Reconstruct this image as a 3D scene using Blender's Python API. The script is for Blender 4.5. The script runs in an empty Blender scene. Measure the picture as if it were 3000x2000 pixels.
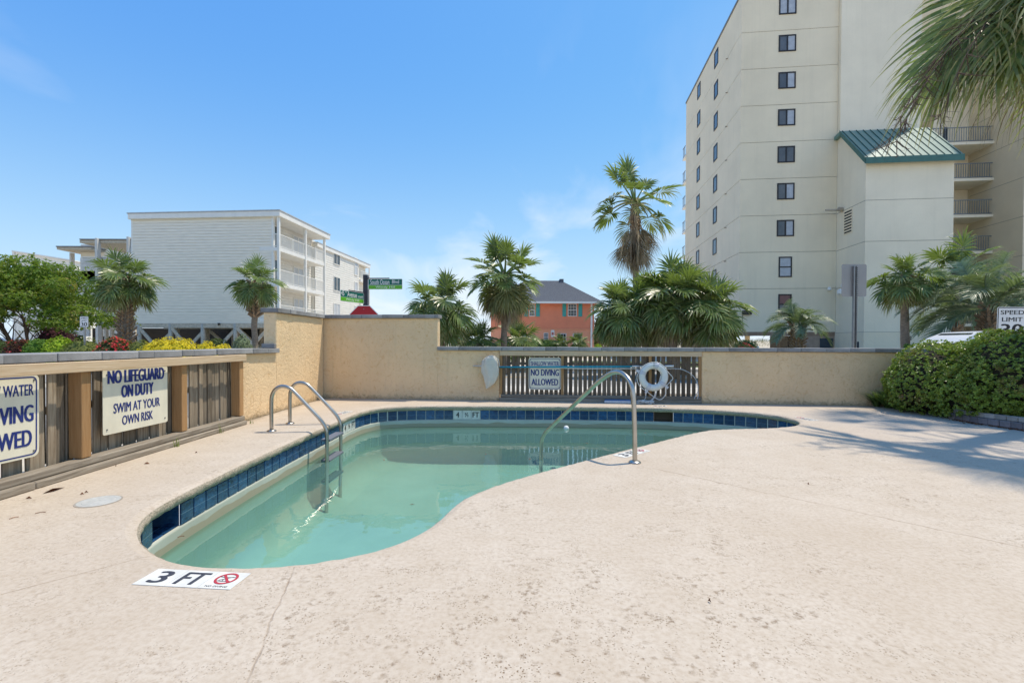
import bpy, bmesh, math, random
from math import sin, cos, pi, radians, sqrt, tan, atan2
from mathutils import Vector, Matrix, noise as mnoise

# ------------------------------------------------------------------ camera, sky, sun, exposure
S = bpy.context.scene
C = S.collection
FPX, EYE, PITCH, ROLL, HORIZON = 1400.0, 1.2, 0.0137, 0.003, 1004.0
PPY = HORIZON + FPX * tan(PITCH)
CAMROT = Matrix.Rotation(pi / 2 - PITCH, 3, 'X') @ Matrix.Rotation(ROLL, 3, 'Z')
cam = bpy.data.objects.new('camera', bpy.data.cameras.new('camera'))
C.objects.link(cam)
cam.location = (0, 0, EYE)
cam.rotation_euler = CAMROT.to_euler()
cam.data.sensor_width = 36
cam.data.lens = FPX / 3000 * 36
cam.data.shift_y = (PPY - 1000) / 3000
cam.data.clip_start = 0.05
cam.data.clip_end = 3000
S.camera = cam

SUN_DIR = Vector((0.36, 0.17, 1.0)).normalized()      # towards the sun
SUN_EL = math.asin(SUN_DIR.z)
SUN_AZ = atan2(SUN_DIR.x, SUN_DIR.y)
W = bpy.data.worlds.new('World'); S.world = W; W.use_nodes = True
wn, wl = W.node_tree.nodes, W.node_tree.links
wn.clear()
wo = wn.new('ShaderNodeOutputWorld'); bg = wn.new('ShaderNodeBackground')
sky = wn.new('ShaderNodeTexSky'); sky.sky_type = 'NISHITA'; sky.sun_disc = False
sky.sun_elevation = SUN_EL; sky.sun_rotation = SUN_AZ
sky.air_density = 1.0; sky.dust_density = 0.6; sky.ozone_density = 2.2; sky.altitude = 0
bg.inputs['Strength'].default_value = 0.15
# thin high clouds: noise laid on a horizontal layer above the place
tc = wn.new('ShaderNodeTexCoord'); sep = wn.new('ShaderNodeSeparateXYZ')
wl.new(tc.outputs['Generated'], sep.inputs[0])
def wmath(op, a, b=None, clamp=False):
    n = wn.new('ShaderNodeMath'); n.operation = op; n.use_clamp = clamp
    for i, v in enumerate((a, b)):
        if v is None: continue
        if isinstance(v, (int, float)): n.inputs[i].default_value = v
        else: wl.new(v, n.inputs[i])
    return n.outputs[0]
CLX, CLY = 20.5, 3.3
zz = wmath('ADD', wmath('MAXIMUM', sep.outputs[2], 0.0), 0.10)
comb = wn.new('ShaderNodeCombineXYZ')
wl.new(wmath('DIVIDE', sep.outputs[0], zz), comb.inputs[0])
wl.new(wmath('DIVIDE', sep.outputs[1], zz), comb.inputs[1])
def cloud_noise(scale, loc, stretch, detail, rough, dist):
    n = wn.new('ShaderNodeTexNoise'); n.inputs['Scale'].default_value = scale; n.inputs['Detail'].default_value = detail
    n.inputs['Roughness'].default_value = rough; n.inputs['Distortion'].default_value = dist
    m = wn.new('ShaderNodeMapping'); m.inputs['Scale'].default_value = stretch; m.inputs['Location'].default_value = loc; m.inputs['Rotation'].default_value = (0, 0, .35)
    wl.new(comb.outputs[0], m.inputs[0]); wl.new(m.outputs[0], n.inputs['Vector']); return n.outputs['Fac']
wisp = cloud_noise(0.62, (CLX, CLY, 0), (1.0, 0.55, 1), 6, .55, .7)
cl = wmath('MULTIPLY', wmath('SUBTRACT', wisp, 0.475), 4.2, True)
low = wmath('SUBTRACT', 1.15, wmath('MULTIPLY', sep.outputs[2], 1.9), True)      # seen more edge-on, the veil looks thicker lower down
cl = wmath('MULTIPLY', cl, wmath('MULTIPLY', low, 0.95))
mx = wn.new('ShaderNodeMix'); mx.data_type = 'RGBA'
# film-like shoulder, the same over the whole sky, so that the horizon keeps its colour
sc_ = wn.new('ShaderNodeSeparateColor'); wl.new(sky.outputs[0], sc_.inputs[0]); cmb = wn.new('ShaderNodeCombineColor')
for i_, (a_, b_) in enumerate(((8.4, 18.9), (5.55, 5.24), (4.6, 1.01))):
    x_ = sc_.outputs[i_]; wl.new(wmath('DIVIDE', wmath('MULTIPLY', x_, a_), wmath('ADD', x_, b_)), cmb.inputs[i_])
# pale moist air towards the horizon, all the way round
hzf = wmath('MULTIPLY', wmath('POWER', wmath('SUBTRACT', 1.0, wmath('DIVIDE', wmath('MAXIMUM', sep.outputs[2], 0.0), 0.62), True), 2.8), 0.82)
hm_ = wn.new('ShaderNodeMix'); hm_.data_type = 'RGBA'; wl.new(hzf, hm_.inputs[0]); wl.new(cmb.outputs[0], hm_.inputs[6]); hm_.inputs[7].default_value = (3.25, 3.8, 4.3, 1)
wl.new(cl, mx.inputs[0]); wl.new(hm_.outputs[2], mx.inputs[6]); mx.inputs[7].default_value = (4.1, 4.25, 4.4, 1)
wl.new(mx.outputs[2], bg.inputs['Color']); wl.new(bg.outputs[0], wo.inputs[0])

sl = bpy.data.lights.new('sun', 'SUN'); sl.energy = 2.6; sl.angle = radians(1.0); sl.color = (1.0, 0.905, 0.755)
sun = bpy.data.objects.new('sun', sl); C.objects.link(sun)
sun.rotation_euler = SUN_DIR.to_track_quat('Z', 'Y').to_euler()
S.view_settings.view_transform = 'Standard'; S.view_settings.look = 'None'
S.view_settings.gamma = 1; S.view_settings.exposure = 0.74
S.cycles.max_bounces = 6; S.cycles.diffuse_bounces = 3; S.cycles.glossy_bounces = 3; S.cycles.transparent_max_bounces = 10
S.cycles.caustics_reflective = False; S.cycles.caustics_refractive = False
S.cycles.sample_clamp_indirect = 6

# ------------------------------------------------------------------ helpers
RND = random.Random(7)
def ray(px, py): return CAMROT @ Vector(((px - 1500) / FPX, -(py - PPY) / FPX, -1))
def gnd(px, py, z=0.0):
    d = ray(px, py); t = (z - EYE) / d.z; return (d.x * t, d.y * t)
def at(px, py, Y):
    d = ray(px, py); t = Y / d.y; return Vector((d.x * t, Y, EYE + d.z * t))
def plane_hit(px, py, o, ang, off=0.0):
    """point of a vertical plane through o with heading ang: (distance along it, height)"""
    d = ray(px, py); n = Vector((-sin(ang), cos(ang), 0)); p0 = Vector((o[0], o[1], 0)) + n * off
    t = n.dot(p0 - Vector((0, 0, EYE))) / n.dot(d); h = Vector((0, 0, EYE)) + d * t
    u = Vector((cos(ang), sin(ang), 0)); return ((h - Vector((o[0], o[1], 0))).dot(u), h.z)

class MB:
    def __init__(s): s.v = []; s.f = []; s.a = None
    def quad(s, *p):
        b = len(s.v); s.v += [tuple(q) for q in p]; s.f.append(tuple(range(b, b + len(p)))); return s
    def box(s, x0, x1, y0, y1, z0, z1, c=0.0):
        if c <= 0:
            b = len(s.v)
            s.v += [(x0,y0,z0),(x1,y0,z0),(x1,y1,z0),(x0,y1,z0),(x0,y0,z1),(x1,y0,z1),(x1,y1,z1),(x0,y1,z1)]
            s.f += [tuple(b + i for i in q) for q in ((0,3,2,1),(4,5,6,7),(0,1,5,4),(1,2,6,5),(2,3,7,6),(3,0,4,7))]
            return s
        b = len(s.v)   # chamfered: each corner has three vertices
        X = (x0, x1); Y = (y0, y1); Z = (z0, z1)
        idx = {}
        for i in (0, 1):
            for j in (0, 1):
                for k in (0, 1):
                    sx, sy, sz = (1, -1)[i] * c, (1, -1)[j] * c, (1, -1)[k] * c
                    for ax, p in enumerate(((X[i], Y[j]+sy, Z[k]+sz), (X[i]+sx, Y[j], Z[k]+sz), (X[i]+sx, Y[j]+sy, Z[k]))):
                        idx[i, j, k, ax] = len(s.v); s.v.append(p)
        I = lambda i, j, k, a: idx[i, j, k, a]
        F = s.f
        F += [(I(0,0,0,0),I(0,0,1,0),I(0,1,1,0),I(0,1,0,0)), (I(1,0,0,0),I(1,1,0,0),I(1,1,1,0),I(1,0,1,0)),
              (I(0,0,0,1),I(1,0,0,1),I(1,0,1,1),I(0,0,1,1)), (I(0,1,0,1),I(0,1,1,1),I(1,1,1,1),I(1,1,0,1)),
              (I(0,0,0,2),I(0,1,0,2),I(1,1,0,2),I(1,0,0,2)), (I(0,0,1,2),I(1,0,1,2),I(1,1,1,2),I(0,1,1,2))]
        for i in (0, 1):
            for j in (0, 1): F.append((I(i,j,0,0),I(i,j,0,1),I(i,j,1,1),I(i,j,1,0)))
        for i in (0, 1):
            for k in (0, 1): F.append((I(i,0,k,0),I(i,0,k,2),I(i,1,k,2),I(i,1,k,0)))
        for j in (0, 1):
            for k in (0, 1): F.append((I(0,j,k,1),I(0,j,k,2),I(1,j,k,2),I(1,j,k,1)))
        for i in (0, 1):
            for j in (0, 1):
                for k in (0, 1): F.append((I(i,j,k,0),I(i,j,k,1),I(i,j,k,2)))
        return s
    def tube(s, pts, r, n=8, cap=True):
        pts = [Vector(p) for p in pts]; m = len(pts)
        R = r if isinstance(r, (list, tuple)) else [r] * m
        ref = None; b = len(s.v)
        for i, p in enumerate(pts):
            t = (pts[min(i+1, m-1)] - pts[max(i-1, 0)]).normalized()
            if ref is None:
                ref = Vector((0, 0, 1)) if abs(t.z) < .9 else Vector((1, 0, 0))
            u = (ref - t * ref.dot(t)).normalized(); w = t.cross(u); ref = u
            for k in range(n):
                a = 2 * pi * k / n; s.v.append(tuple(p + (u * cos(a) + w * sin(a)) * R[i]))
        for i in range(m - 1):
            for k in range(n):
                k2 = (k + 1) % n; s.f.append((b+i*n+k, b+i*n+k2, b+(i+1)*n+k2, b+(i+1)*n+k))
        if cap:
            s.f.append(tuple(b + k for k in reversed(range(n)))); s.f.append(tuple(b+(m-1)*n+k for k in range(n)))
        return s
    def lathe(s, prof, n=16, c=(0, 0, 0), axis='Z'):
        b = len(s.v); m = len(prof)
        for (r, h) in prof:
            for k in range(n):
                a = 2*pi*k/n; x, y = r*cos(a), r*sin(a)
                p = (x, y, h) if axis == 'Z' else ((h, x, y) if axis == 'X' else (x, h, y))
                s.v.append((p[0]+c[0], p[1]+c[1], p[2]+c[2]))
        for i in range(m - 1):
            for k in range(n):
                k2 = (k+1) % n; s.f.append((b+i*n+k, b+i*n+k2, b+(i+1)*n+k2, b+(i+1)*n+k))
        s.f.append(tuple(b+k for k in reversed(range(n)))); s.f.append(tuple(b+(m-1)*n+k for k in range(n)))
        return s
    def prism(s, poly, h0, h1, axis='Z'):
        """poly extruded: axis Z -> poly is (x,y); X -> poly is (y,z); Y -> poly is (x,z)"""
        b = len(s.v); m = len(poly)
        for h in (h0, h1):
            for (p, q) in poly: s.v.append((p, q, h) if axis == 'Z' else ((h, p, q) if axis == 'X' else (p, h, q)))
        s.f.append(tuple(b+i for i in reversed(range(m)))); s.f.append(tuple(b+m+i for i in range(m)))
        for i in range(m):
            j = (i+1) % m; s.f.append((b+i, b+j, b+m+j, b+m+i))
        return s
    def beam(s, p, q, w, h):
        """square bar from p to q"""
        p, q = Vector(p), Vector(q); t = (q - p).normalized()
        up = Vector((0, 0, 1)) if abs(t.z) < .95 else Vector((0, 1, 0))
        x = t.cross(up).normalized() * (w / 2); y = x.cross(t).normalized() * (h / 2); b = len(s.v)
        for o in (p, q):
            for (i, j) in ((-1,-1),(1,-1),(1,1),(-1,1)): s.v.append(tuple(o + x*i + y*j))
        s.f += [tuple(b+i for i in q4) for q4 in ((3,2,1,0),(4,5,6,7),(0,1,5,4),(1,2,6,5),(2,3,7,6),(3,0,4,7))]
        return s
    def add(s, verts, faces, fn=None):
        b = len(s.v); s.v += [tuple(fn(v)) if fn else tuple(v) for v in verts]; s.f += [tuple(b+i for i in f) for f in faces]; return s
    def mesh(s, name, smooth=False):
        me = bpy.data.meshes.new(name); me.from_pydata(s.v, [], s.f)
        if smooth: me.polygons.foreach_set('use_smooth', [True] * len(me.polygons))
        if s.a is not None:
            at_ = me.attributes.new('tip', 'FLOAT', 'POINT'); at_.data.foreach_set('value', s.a)
        me.update(); return me
    def build(s, name, material, parent=None, smooth=False, loc=None):
        return link(name, s.mesh(name, smooth), material, parent, loc)

def link(name, me, material, parent=None, loc=None):
    o = bpy.data.objects.new(name, me); C.objects.link(o)
    if material is not None and not me.materials: me.materials.append(material)
    if parent is not None: o.parent = parent
    if loc is not None: o.location = loc
    return o
def tag(o, label=None, cat=None, group=None, kind=None):
    if label: o['label'] = label
    if cat: o['category'] = cat
    if group: o['group'] = group
    if kind: o['kind'] = kind
    return o
def thing(name, label, cat, loc=(0, 0, 0), rz=0.0, group=None):
    o = bpy.data.objects.new(name, None); C.objects.link(o); o.location = loc; o.rotation_euler = (0, 0, rz)
    o.empty_display_size = .2
    return tag(o, label, cat, group)
def normals_out(o):
    bm = bmesh.new(); bm.from_mesh(o.data); bmesh.ops.recalc_face_normals(bm, faces=bm.faces); bm.to_mesh(o.data); bm.free(); return o
def catmull(P, per=6, closed=False):
    P = [Vector(p) for p in P]; n = len(P); out = []
    for i in range(n if closed else n - 1):
        g = (lambda k: P[k % n]) if closed else (lambda k: P[min(max(k, 0), n-1)])
        a, b, c, d = g(i-1), g(i), g(i+1), g(i+2)
        for k in range(per):
            t = k / per
            out.append(.5*((2*b)+(c-a)*t+(2*a-5*b+4*c-d)*t*t+(3*b-a-3*c+d)*t**3))
    if not closed: out.append(P[-1])
    return out
_txt = {}
def text(body, width, height, bold=0.0):
    """flat lettering fitted to width x height, centred: (verts, faces) in x,y"""
    k = body
    if k not in _txt:
        cu = bpy.data.curves.new('t', 'FONT'); cu.body = body; cu.size = 1; cu.resolution_u = 3
        o = bpy.data.objects.new('t', cu); C.objects.link(o)
        dg = bpy.context.evaluated_depsgraph_get(); ev = o.evaluated_get(dg); me = ev.to_mesh()
        _txt[k] = ([v.co.copy() for v in me.vertices], [tuple(p.vertices) for p in me.polygons])
        ev.to_mesh_clear(); bpy.data.objects.remove(o); bpy.data.curves.remove(cu)
    V, F = _txt[k]
    x0, x1 = min(v.x for v in V), max(v.x for v in V); y0, y1 = min(v.y for v in V), max(v.y for v in V)
    sh = [0.0] if bold <= 0 else [-bold*height*.8, 0.0, bold*height*.8]      # heavy lettering: thin overlapping layers
    OV, OF = [], []
    for i, s_ in enumerate(sh):
        b = len(OV); OV += [((v.x-x0)/(x1-x0)*(width-2*abs(sh[0]))-width/2+abs(sh[0])+s_, (v.y-y0)/(y1-y0)*height-height/2, i*.0005) for v in V]; OF += [tuple(b+j for j in f) for f in F]
    return OV, OF

# ------------------------------------------------------------------ materials
def nodes(name):
    m = bpy.data.materials.new(name); m.use_nodes = True; nt = m.node_tree
    return m, nt.nodes, nt.links, nt.nodes['Principled BSDF']
def rgba(c): return (c[0], c[1], c[2], 1)
def mul(c, k): return tuple(min(1, x * k) for x in c)
class NB:
    """small node-graph helper"""
    def __init__(s, N, L): s.N, s.L = N, L
    def put(s, sock, v):
        if hasattr(v, 'links') or hasattr(v, 'is_linked'): s.L.new(v, sock)
        else: sock.default_value = v
    def m(s, op, a, b=0.0, clamp=False):
        n = s.N.new('ShaderNodeMath'); n.operation = op; n.use_clamp = clamp; s.put(n.inputs[0], a); s.put(n.inputs[1], b); return n.outputs[0]
    def mix(s, f, a, b, mode='MIX'):
        n = s.N.new('ShaderNodeMix'); n.data_type = 'RGBA'; n.blend_type = mode
        s.put(n.inputs[0], f); s.put(n.inputs[6], a); s.put(n.inputs[7], b); return n.outputs[2]
    def coord(s, scale=(1, 1, 1), kind='Object', rot=(0, 0, 0)):
        t = s.N.new('ShaderNodeTexCoord'); mpn = s.N.new('ShaderNodeMapping'); mpn.inputs['Scale'].default_value = scale
        mpn.inputs['Rotation'].default_value = rot
        s.L.new(t.outputs[kind], mpn.inputs[0]); return mpn.outputs[0]
    def noise(s, vec, scale, detail=5, rough=.55, dist=0.0):
        n = s.N.new('ShaderNodeTexNoise'); s.L.new(vec, n.inputs['Vector']); n.inputs['Scale'].default_value = scale
        n.inputs['Detail'].default_value = detail; n.inputs['Roughness'].default_value = rough; n.inputs['Distortion'].default_value = dist
        return n.outputs['Fac']
    def voro(s, vec, scale, feature='F1', out='Distance'):
        n = s.N.new('ShaderNodeTexVoronoi'); n.feature = feature; s.L.new(vec, n.inputs['Vector']); n.inputs['Scale'].default_value = scale
        return n.outputs[out]
    def ramp(s, v, lo, hi):
        n = s.N.new('ShaderNodeMapRange'); n.clamp = True; s.put(n.inputs[0], v); n.inputs[1].default_value = lo; n.inputs[2].default_value = hi
        return n.outputs[0]
    def bump(s, h, strength=.5, dist=.01):
        n = s.N.new('ShaderNodeBump'); n.inputs['Strength'].default_value = strength; n.inputs['Distance'].default_value = dist
        s.L.new(h, n.inputs['Height']); return n.outputs[0]
def M(name, col, rough=.75, ns=3.0, amt=.12, bump=0.0, bs=80, metal=0.0, rand=0.0, col2=None, stretch=(1,1,1), bdist=.004, detail=6, spec=.4):
    m, N, L, P = nodes(name); b = NB(N, L); v = b.coord(stretch)
    f = b.ramp(b.noise(v, ns, detail), .3, .7)
    c = b.mix(f, rgba(mul(col, 1-amt)), rgba(col2 if col2 else mul(col, 1+amt)))
    if rand:
        oi = N.new('ShaderNodeObjectInfo')
        k = b.m('ADD', b.m('MULTIPLY', oi.outputs['Random'], 2*rand), 1-rand)
        cc = N.new('ShaderNodeCombineColor'); [L.new(k, cc.inputs[i]) for i in range(3)]
        c = b.mix(1.0, c, cc.outputs[0], 'MULTIPLY')
    L.new(c, P.inputs['Base Color']); P.inputs['Roughness'].default_value = rough; P.inputs['Metallic'].default_value = metal
    P.inputs['Specular IOR Level'].default_value = spec
    if bump: L.new(b.bump(b.noise(v, bs, 4), bump, bdist), P.inputs['Normal'])
    return m
def M_wood(name, col, col2, axis='Z', rand=.2, knots=.5, rough=.85):
    m, N, L, P = nodes(name); b = NB(N, L)
    st = {'X': (1.2, 22, 22), 'Y': (22, 1.2, 22), 'Z': (22, 22, 1.2)}[axis]
    oi = N.new('ShaderNodeObjectInfo')
    t = N.new('ShaderNodeTexCoord'); ad = N.new('ShaderNodeVectorMath'); ad.operation = 'ADD'
    L.new(t.outputs['Object'], ad.inputs[0])
    cx = N.new('ShaderNodeCombineXYZ'); r37 = b.m('MULTIPLY', oi.outputs['Random'], 37.0)
    for i in range(3): L.new(r37, cx.inputs[i])
    L.new(cx.outputs[0], ad.inputs[1])
    mpn = N.new('ShaderNodeMapping'); mpn.inputs['Scale'].default_value = st; L.new(ad.outputs[0], mpn.inputs[0]); v = mpn.outputs[0]
    g = b.noise(v, 2.2, 8, .62, .8)
    c = b.mix(b.ramp(g, .3, .72), rgba(col), rgba(col2))
    st2 = tuple(x*.35 for x in st)
    mp2 = N.new('ShaderNodeMapping'); mp2.inputs['Scale'].default_value = st2; L.new(ad.outputs[0], mp2.inputs[0])
    blot = b.ramp(b.noise(mp2.outputs[0], 1.2, 3), .4, .75)
    c = b.mix(b.m('MULTIPLY', blot, .35), c, rgba(mul(col, .62)))
    kn = b.ramp(b.voro(mp2.outputs[0], .9), .10, .02)
    c = b.mix(b.m('MULTIPLY', kn, knots), c, rgba(mul(col, .4)))
    k = b.m('ADD', b.m('MULTIPLY', oi.outputs['Random'], 2*rand), 1-rand)
    cc = N.new('ShaderNodeCombineColor'); [L.new(k, cc.inputs[i]) for i in range(3)]
    c = b.mix(1.0, c, cc.outputs[0], 'MULTIPLY')
    L.new(c, P.inputs['Base Color']); P.inputs['Roughness'].default_value = rough; P.inputs['Specular IOR Level'].default_value = .25
    L.new(b.bump(g, .6, .004), P.inputs['Normal'])
    return m
def M_leaf(name, col, col2, tipcol=None, trans=.3, rough=.5, island=.35, obj=.25, spots=None, tip0=.72):
    m, N, L, P = nodes(name); b = NB(N, L)
    g = N.new('ShaderNodeNewGeometry'); oi = N.new('ShaderNodeObjectInfo')
    c = b.mix(g.outputs['Random Per Island'], rgba(col), rgba(col2))
    if spots:     # (colour, scale, low, high, centre mask or None)
        f = b.ramp(b.noise(b.coord(), spots[1], 3), spots[2], spots[3])
        f = b.m('MULTIPLY', f, b.m('GREATER_THAN', b.m('FRACT', b.m('MULTIPLY', g.outputs['Random Per Island'], 7.31)), .35))
        c = b.mix(f, c, rgba(spots[0]))
    if tipcol:
        a = N.new('ShaderNodeAttribute'); a.attribute_name = 'tip'
        c = b.mix(b.m('MULTIPLY', b.ramp(a.outputs['Fac'], tip0, 1.0), .85), c, rgba(tipcol))
    k = b.m('ADD', b.m('MULTIPLY', b.m('FRACT', b.m('MULTIPLY', g.outputs['Random Per Island'], 13.7)), 2*island), 1-island)
    k = b.m('MULTIPLY', k, b.m('ADD', b.m('MULTIPLY', oi.outputs['Random'], 2*obj), 1-obj))
    cc = N.new('ShaderNodeCombineColor'); [L.new(k, cc.inputs[i]) for i in range(3)]
    c = b.mix(1.0, c, cc.outputs[0], 'MULTIPLY')
    L.new(c, P.inputs['Base Color']); P.inputs['Roughness'].default_value = rough; P.inputs['Specular IOR Level'].default_value = .45
    tr = N.new('ShaderNodeBsdfTranslucent'); L.new(b.mix(.5, c, (.35, .5, .05, 1)), tr.inputs[0])
    ms = N.new('ShaderNodeMixShader'); ms.inputs[0].default_value = trans
    L.new(P.outputs[0], ms.inputs[1]); L.new(tr.outputs[0], ms.inputs[2]); L.new(ms.outputs[0], N['Material Output'].inputs[0])
    return m
def M_glass(name, col=(.03, .04, .045), rough=.06, spec=.7):
    return M(name, col, rough, .8, .35, spec=spec)

# ---- special surfaces
def M_deck():
    m, N, L, P = nodes('deck_concrete'); b = NB(N, L); v = b.coord()
    big = b.noise(v, .55, 4); mid = b.noise(v, 3.2, 6, .6); fine = b.noise(v, 38, 5, .65)
    c = b.mix(b.ramp(big, .3, .7), (.53, .44, .342, 1), (.59, .508, .41, 1))
    c = b.mix(b.m('MULTIPLY', b.ramp(mid, .35, .75), .6), c, (.475, .385, .285, 1))
    c = b.mix(b.m('MULTIPLY', b.ramp(b.noise(v, 1.3, 4, .6), .5, .8), .45), c, (.65, .56, .455, 1))
    c = b.mix(b.m('MULTIPLY', b.ramp(fine, .42, .68), .45), c, (.36, .265, .175, 1))
    # pits in the knock-down texture, gathered in worn patches
    tcn = N.new('ShaderNodeTexCoord'); sp = N.new('ShaderNodeSeparateXYZ'); L.new(tcn.outputs['Object'], sp.inputs[0])
    X, Y = sp.outputs[0], sp.outputs[1]
    dd = b.m('SQRT', b.m('ADD', b.m('POWER', b.m('SUBTRACT', X, .15), 2.0), b.m('MULTIPLY', b.m('POWER', b.m('SUBTRACT', Y, 1.75), 2.0), 1.6)))
    near = b.ramp(dd, 1.5, .1)
    wear = b.m('ADD', b.ramp(b.noise(v, 1.1, 5, .6), .40, .78), b.m('MULTIPLY', near, .62), True)
    vv = b.coord((1, 1, 1), 'Object', (0, 0, .5))
    warp = N.new('ShaderNodeVectorMath'); warp.operation = 'MULTIPLY_ADD'
    nt = N.new('ShaderNodeTexNoise'); nt.inputs['Scale'].default_value = 40; L.new(vv, nt.inputs['Vector'])
    L.new(nt.outputs['Color'], warp.inputs[0]); warp.inputs[1].default_value = (.03, .03, .03); L.new(vv, warp.inputs[2])
    p1 = b.voro(warp.outputs[0], 75); p2 = b.voro(warp.outputs[0], 24)
    keep = b.ramp(b.noise(v, 9.0, 3, .6), .46, .58); keep2 = b.ramp(b.noise(v, 6.0, 3, .6), .50, .60)
    k1 = b.m('MULTIPLY', b.ramp(p1, .34, .20), b.m('MULTIPLY', keep, b.m('ADD', b.m('MULTIPLY', wear, .9), .20)))
    k2 = b.m('MULTIPLY', b.ramp(p2, .52, .32), b.m('MULTIPLY', keep2, wear))
    k2 = b.m('MULTIPLY', k2, b.ramp(fine, .40, .62))
    c = b.mix(b.m('MULTIPLY', k1, .85, True), c, (.20, .125, .065, 1))
    c = b.mix(b.m('MULTIPLY', k2, 1.0, True), c, (.17, .105, .055, 1))
    # control joints and hairline cracks
    wob = b.m('MULTIPLY', b.m('SUBTRACT', b.noise(v, 5.0, 4, .6), .5), .05)
    xw, yw = b.m('ADD', X, wob), b.m('ADD', Y, wob)
    tot = None
    for (pa, pb, w, s) in (((867,1658),(721,2000),.006,.65), ((0,1741),(440,1626),.006,.8), ((1913,1371),(3000,1604),.008,.9),
                           ((350,1455),(520,1449),.005,.5), ((1920,1181),(1950,1208),.012,.7), ((1480,1171),(1440,1186),.012,.35), 
                           ((620,1268),(800,1262),.005,.5)):
        a, q = gnd(*pa), gnd(*pb); dx, dy = q[0]-a[0], q[1]-a[1]; l2 = dx*dx+dy*dy
        t = b.m('DIVIDE', b.m('ADD', b.m('MULTIPLY', b.m('SUBTRACT', xw, a[0]), dx), b.m('MULTIPLY', b.m('SUBTRACT', yw, a[1]), dy)), l2, True)
        ex = b.m('SUBTRACT', xw, b.m('ADD', b.m('MULTIPLY', t, dx), a[0])); ey = b.m('SUBTRACT', yw, b.m('ADD', b.m('MULTIPLY', t, dy), a[1]))
        d = b.m('SQRT', b.m('ADD', b.m('MULTIPLY', ex, ex), b.m('MULTIPLY', ey, ey)))
        g = b.m('MULTIPLY', b.ramp(d, w, w*.3), s)
        tot = g if tot is None else b.m('MAXIMUM', tot, g)
    brk = b.m('ADD', b.m('MULTIPLY', b.ramp(b.noise(v, 7, 3), .35, .6), .7), .3)
    tot = b.m('MULTIPLY', tot, brk)
    c = b.mix(b.m('MULTIPLY', tot, .8), c, (.24, .16, .10, 1))
    # darker blotchy line where the deck meets the walls
    wl_ = b.m('ADD', b.ramp(X, -3.86, -4.02), b.ramp(b.m('ADD', Y, b.m('MULTIPLY', X, .0948)), 9.82, 9.89), True)
    c = b.mix(b.m('MULTIPLY', wl_, b.m('MULTIPLY', b.ramp(mid, .3, .6), .6)), c, (.20, .155, .11, 1))
    # greyer tint painted where the near palm's shadow falls
    gr = b.m('MULTIPLY', b.ramp(X, 3.8, 5.6), b.ramp(Y, 3.6, 5.2))
    c = b.mix(b.m('MULTIPLY', gr, b.m('MULTIPLY', b.ramp(mid, .3, .65), .5)), c, (.50, .44, .39, 1))
    L.new(c, P.inputs['Base Color']); P.inputs['Roughness'].default_value = .82; P.inputs['Specular IOR Level'].default_value = .3
    h = b.m('SUBTRACT', b.m('MULTIPLY', fine, .35), b.m('ADD', b.m('MULTIPLY', k1, .8), b.m('ADD', k2, tot)))
    L.new(b.bump(h, .5, .006), P.inputs['Normal'])
    return m
def M_stucco(name, col, dirt=.6, rough_h=.02):
    m, N, L, P = nodes(name); b = NB(N, L); v = b.coord()
    n1 = b.noise(v, 9, 6, .62, 1.5); n2 = b.noise(v, 1.1, 4)
    c = b.mix(b.ramp(n2, .3, .75), rgba(mul(col, .90)), rgba(mul(col, 1.06)))
    c = b.mix(b.m('MULTIPLY', b.ramp(n1, .46, .30), .62), c, rgba((col[0]*.78, col[1]*.66, col[2]*.50)))
    # trowel skips, yellowish
    n3 = b.noise(v, 26, 4, .6, 2.2)
    c = b.mix(b.m('MULTIPLY', b.ramp(n3, .58, .70), .55), c, rgba((col[0]*.82, col[1]*.68, col[2]*.48)))
    # splash dirt at the foot, rain streaks under the cap
    tcn = N.new('ShaderNodeTexCoord'); sp = N.new('ShaderNodeSeparateXYZ'); L.new(tcn.outputs['Object'], sp.inputs[0])
    foot = b.m('MULTIPLY', b.ramp(b.m('ADD', sp.outputs[2], b.m('MULTIPLY', b.m('SUBTRACT', n1, .5), .25)), .10, -.01), dirt)
    c = b.mix(foot, c, (.17, .125, .08, 1))
    st = b.ramp(b.noise(b.coord((6, 6, .35)), 1.4, 4, .6), .58, .8)
    c = b.mix(b.m('MULTIPLY', st, .30), c, rgba(mul(col, .62)))
    # hairline cracks and grey weathered patches
    wv = N.new('ShaderNodeVectorMath'); wv.operation = 'MULTIPLY_ADD'; nw = N.new('ShaderNodeTexNoise'); nw.inputs['Scale'].default_value = 3.0; L.new(v, nw.inputs['Vector']); L.new(nw.outputs['Color'], wv.inputs[0]); wv.inputs[1].default_value = (.5, .5, .5); L.new(v, wv.inputs[2])
    crk = b.m('MULTIPLY', b.ramp(b.voro(wv.outputs[0], .9, 'DISTANCE_TO_EDGE'), .006, .001), b.ramp(b.noise(v, .9, 2), .52, .62))
    c = b.mix(b.m('MULTIPLY', crk, .12), c, rgba(mul(col, .35)))
    c = b.mix(b.m('MULTIPLY', b.ramp(b.noise(v, 2.3, 5, .65), .58, .78), .28), c, rgba((col[0]*.62, col[1]*.66, col[2]*.72)))
    L.new(c, P.inputs['Base Color']); P.inputs['Roughness'].default_value = .92; P.inputs['Specular IOR Level'].default_value = .15
    L.new(b.bump(b.m('ADD', n1, b.m('MULTIPLY', n3, .6)), 1.0, rough_h), P.inputs['Normal'])
    return m
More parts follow.
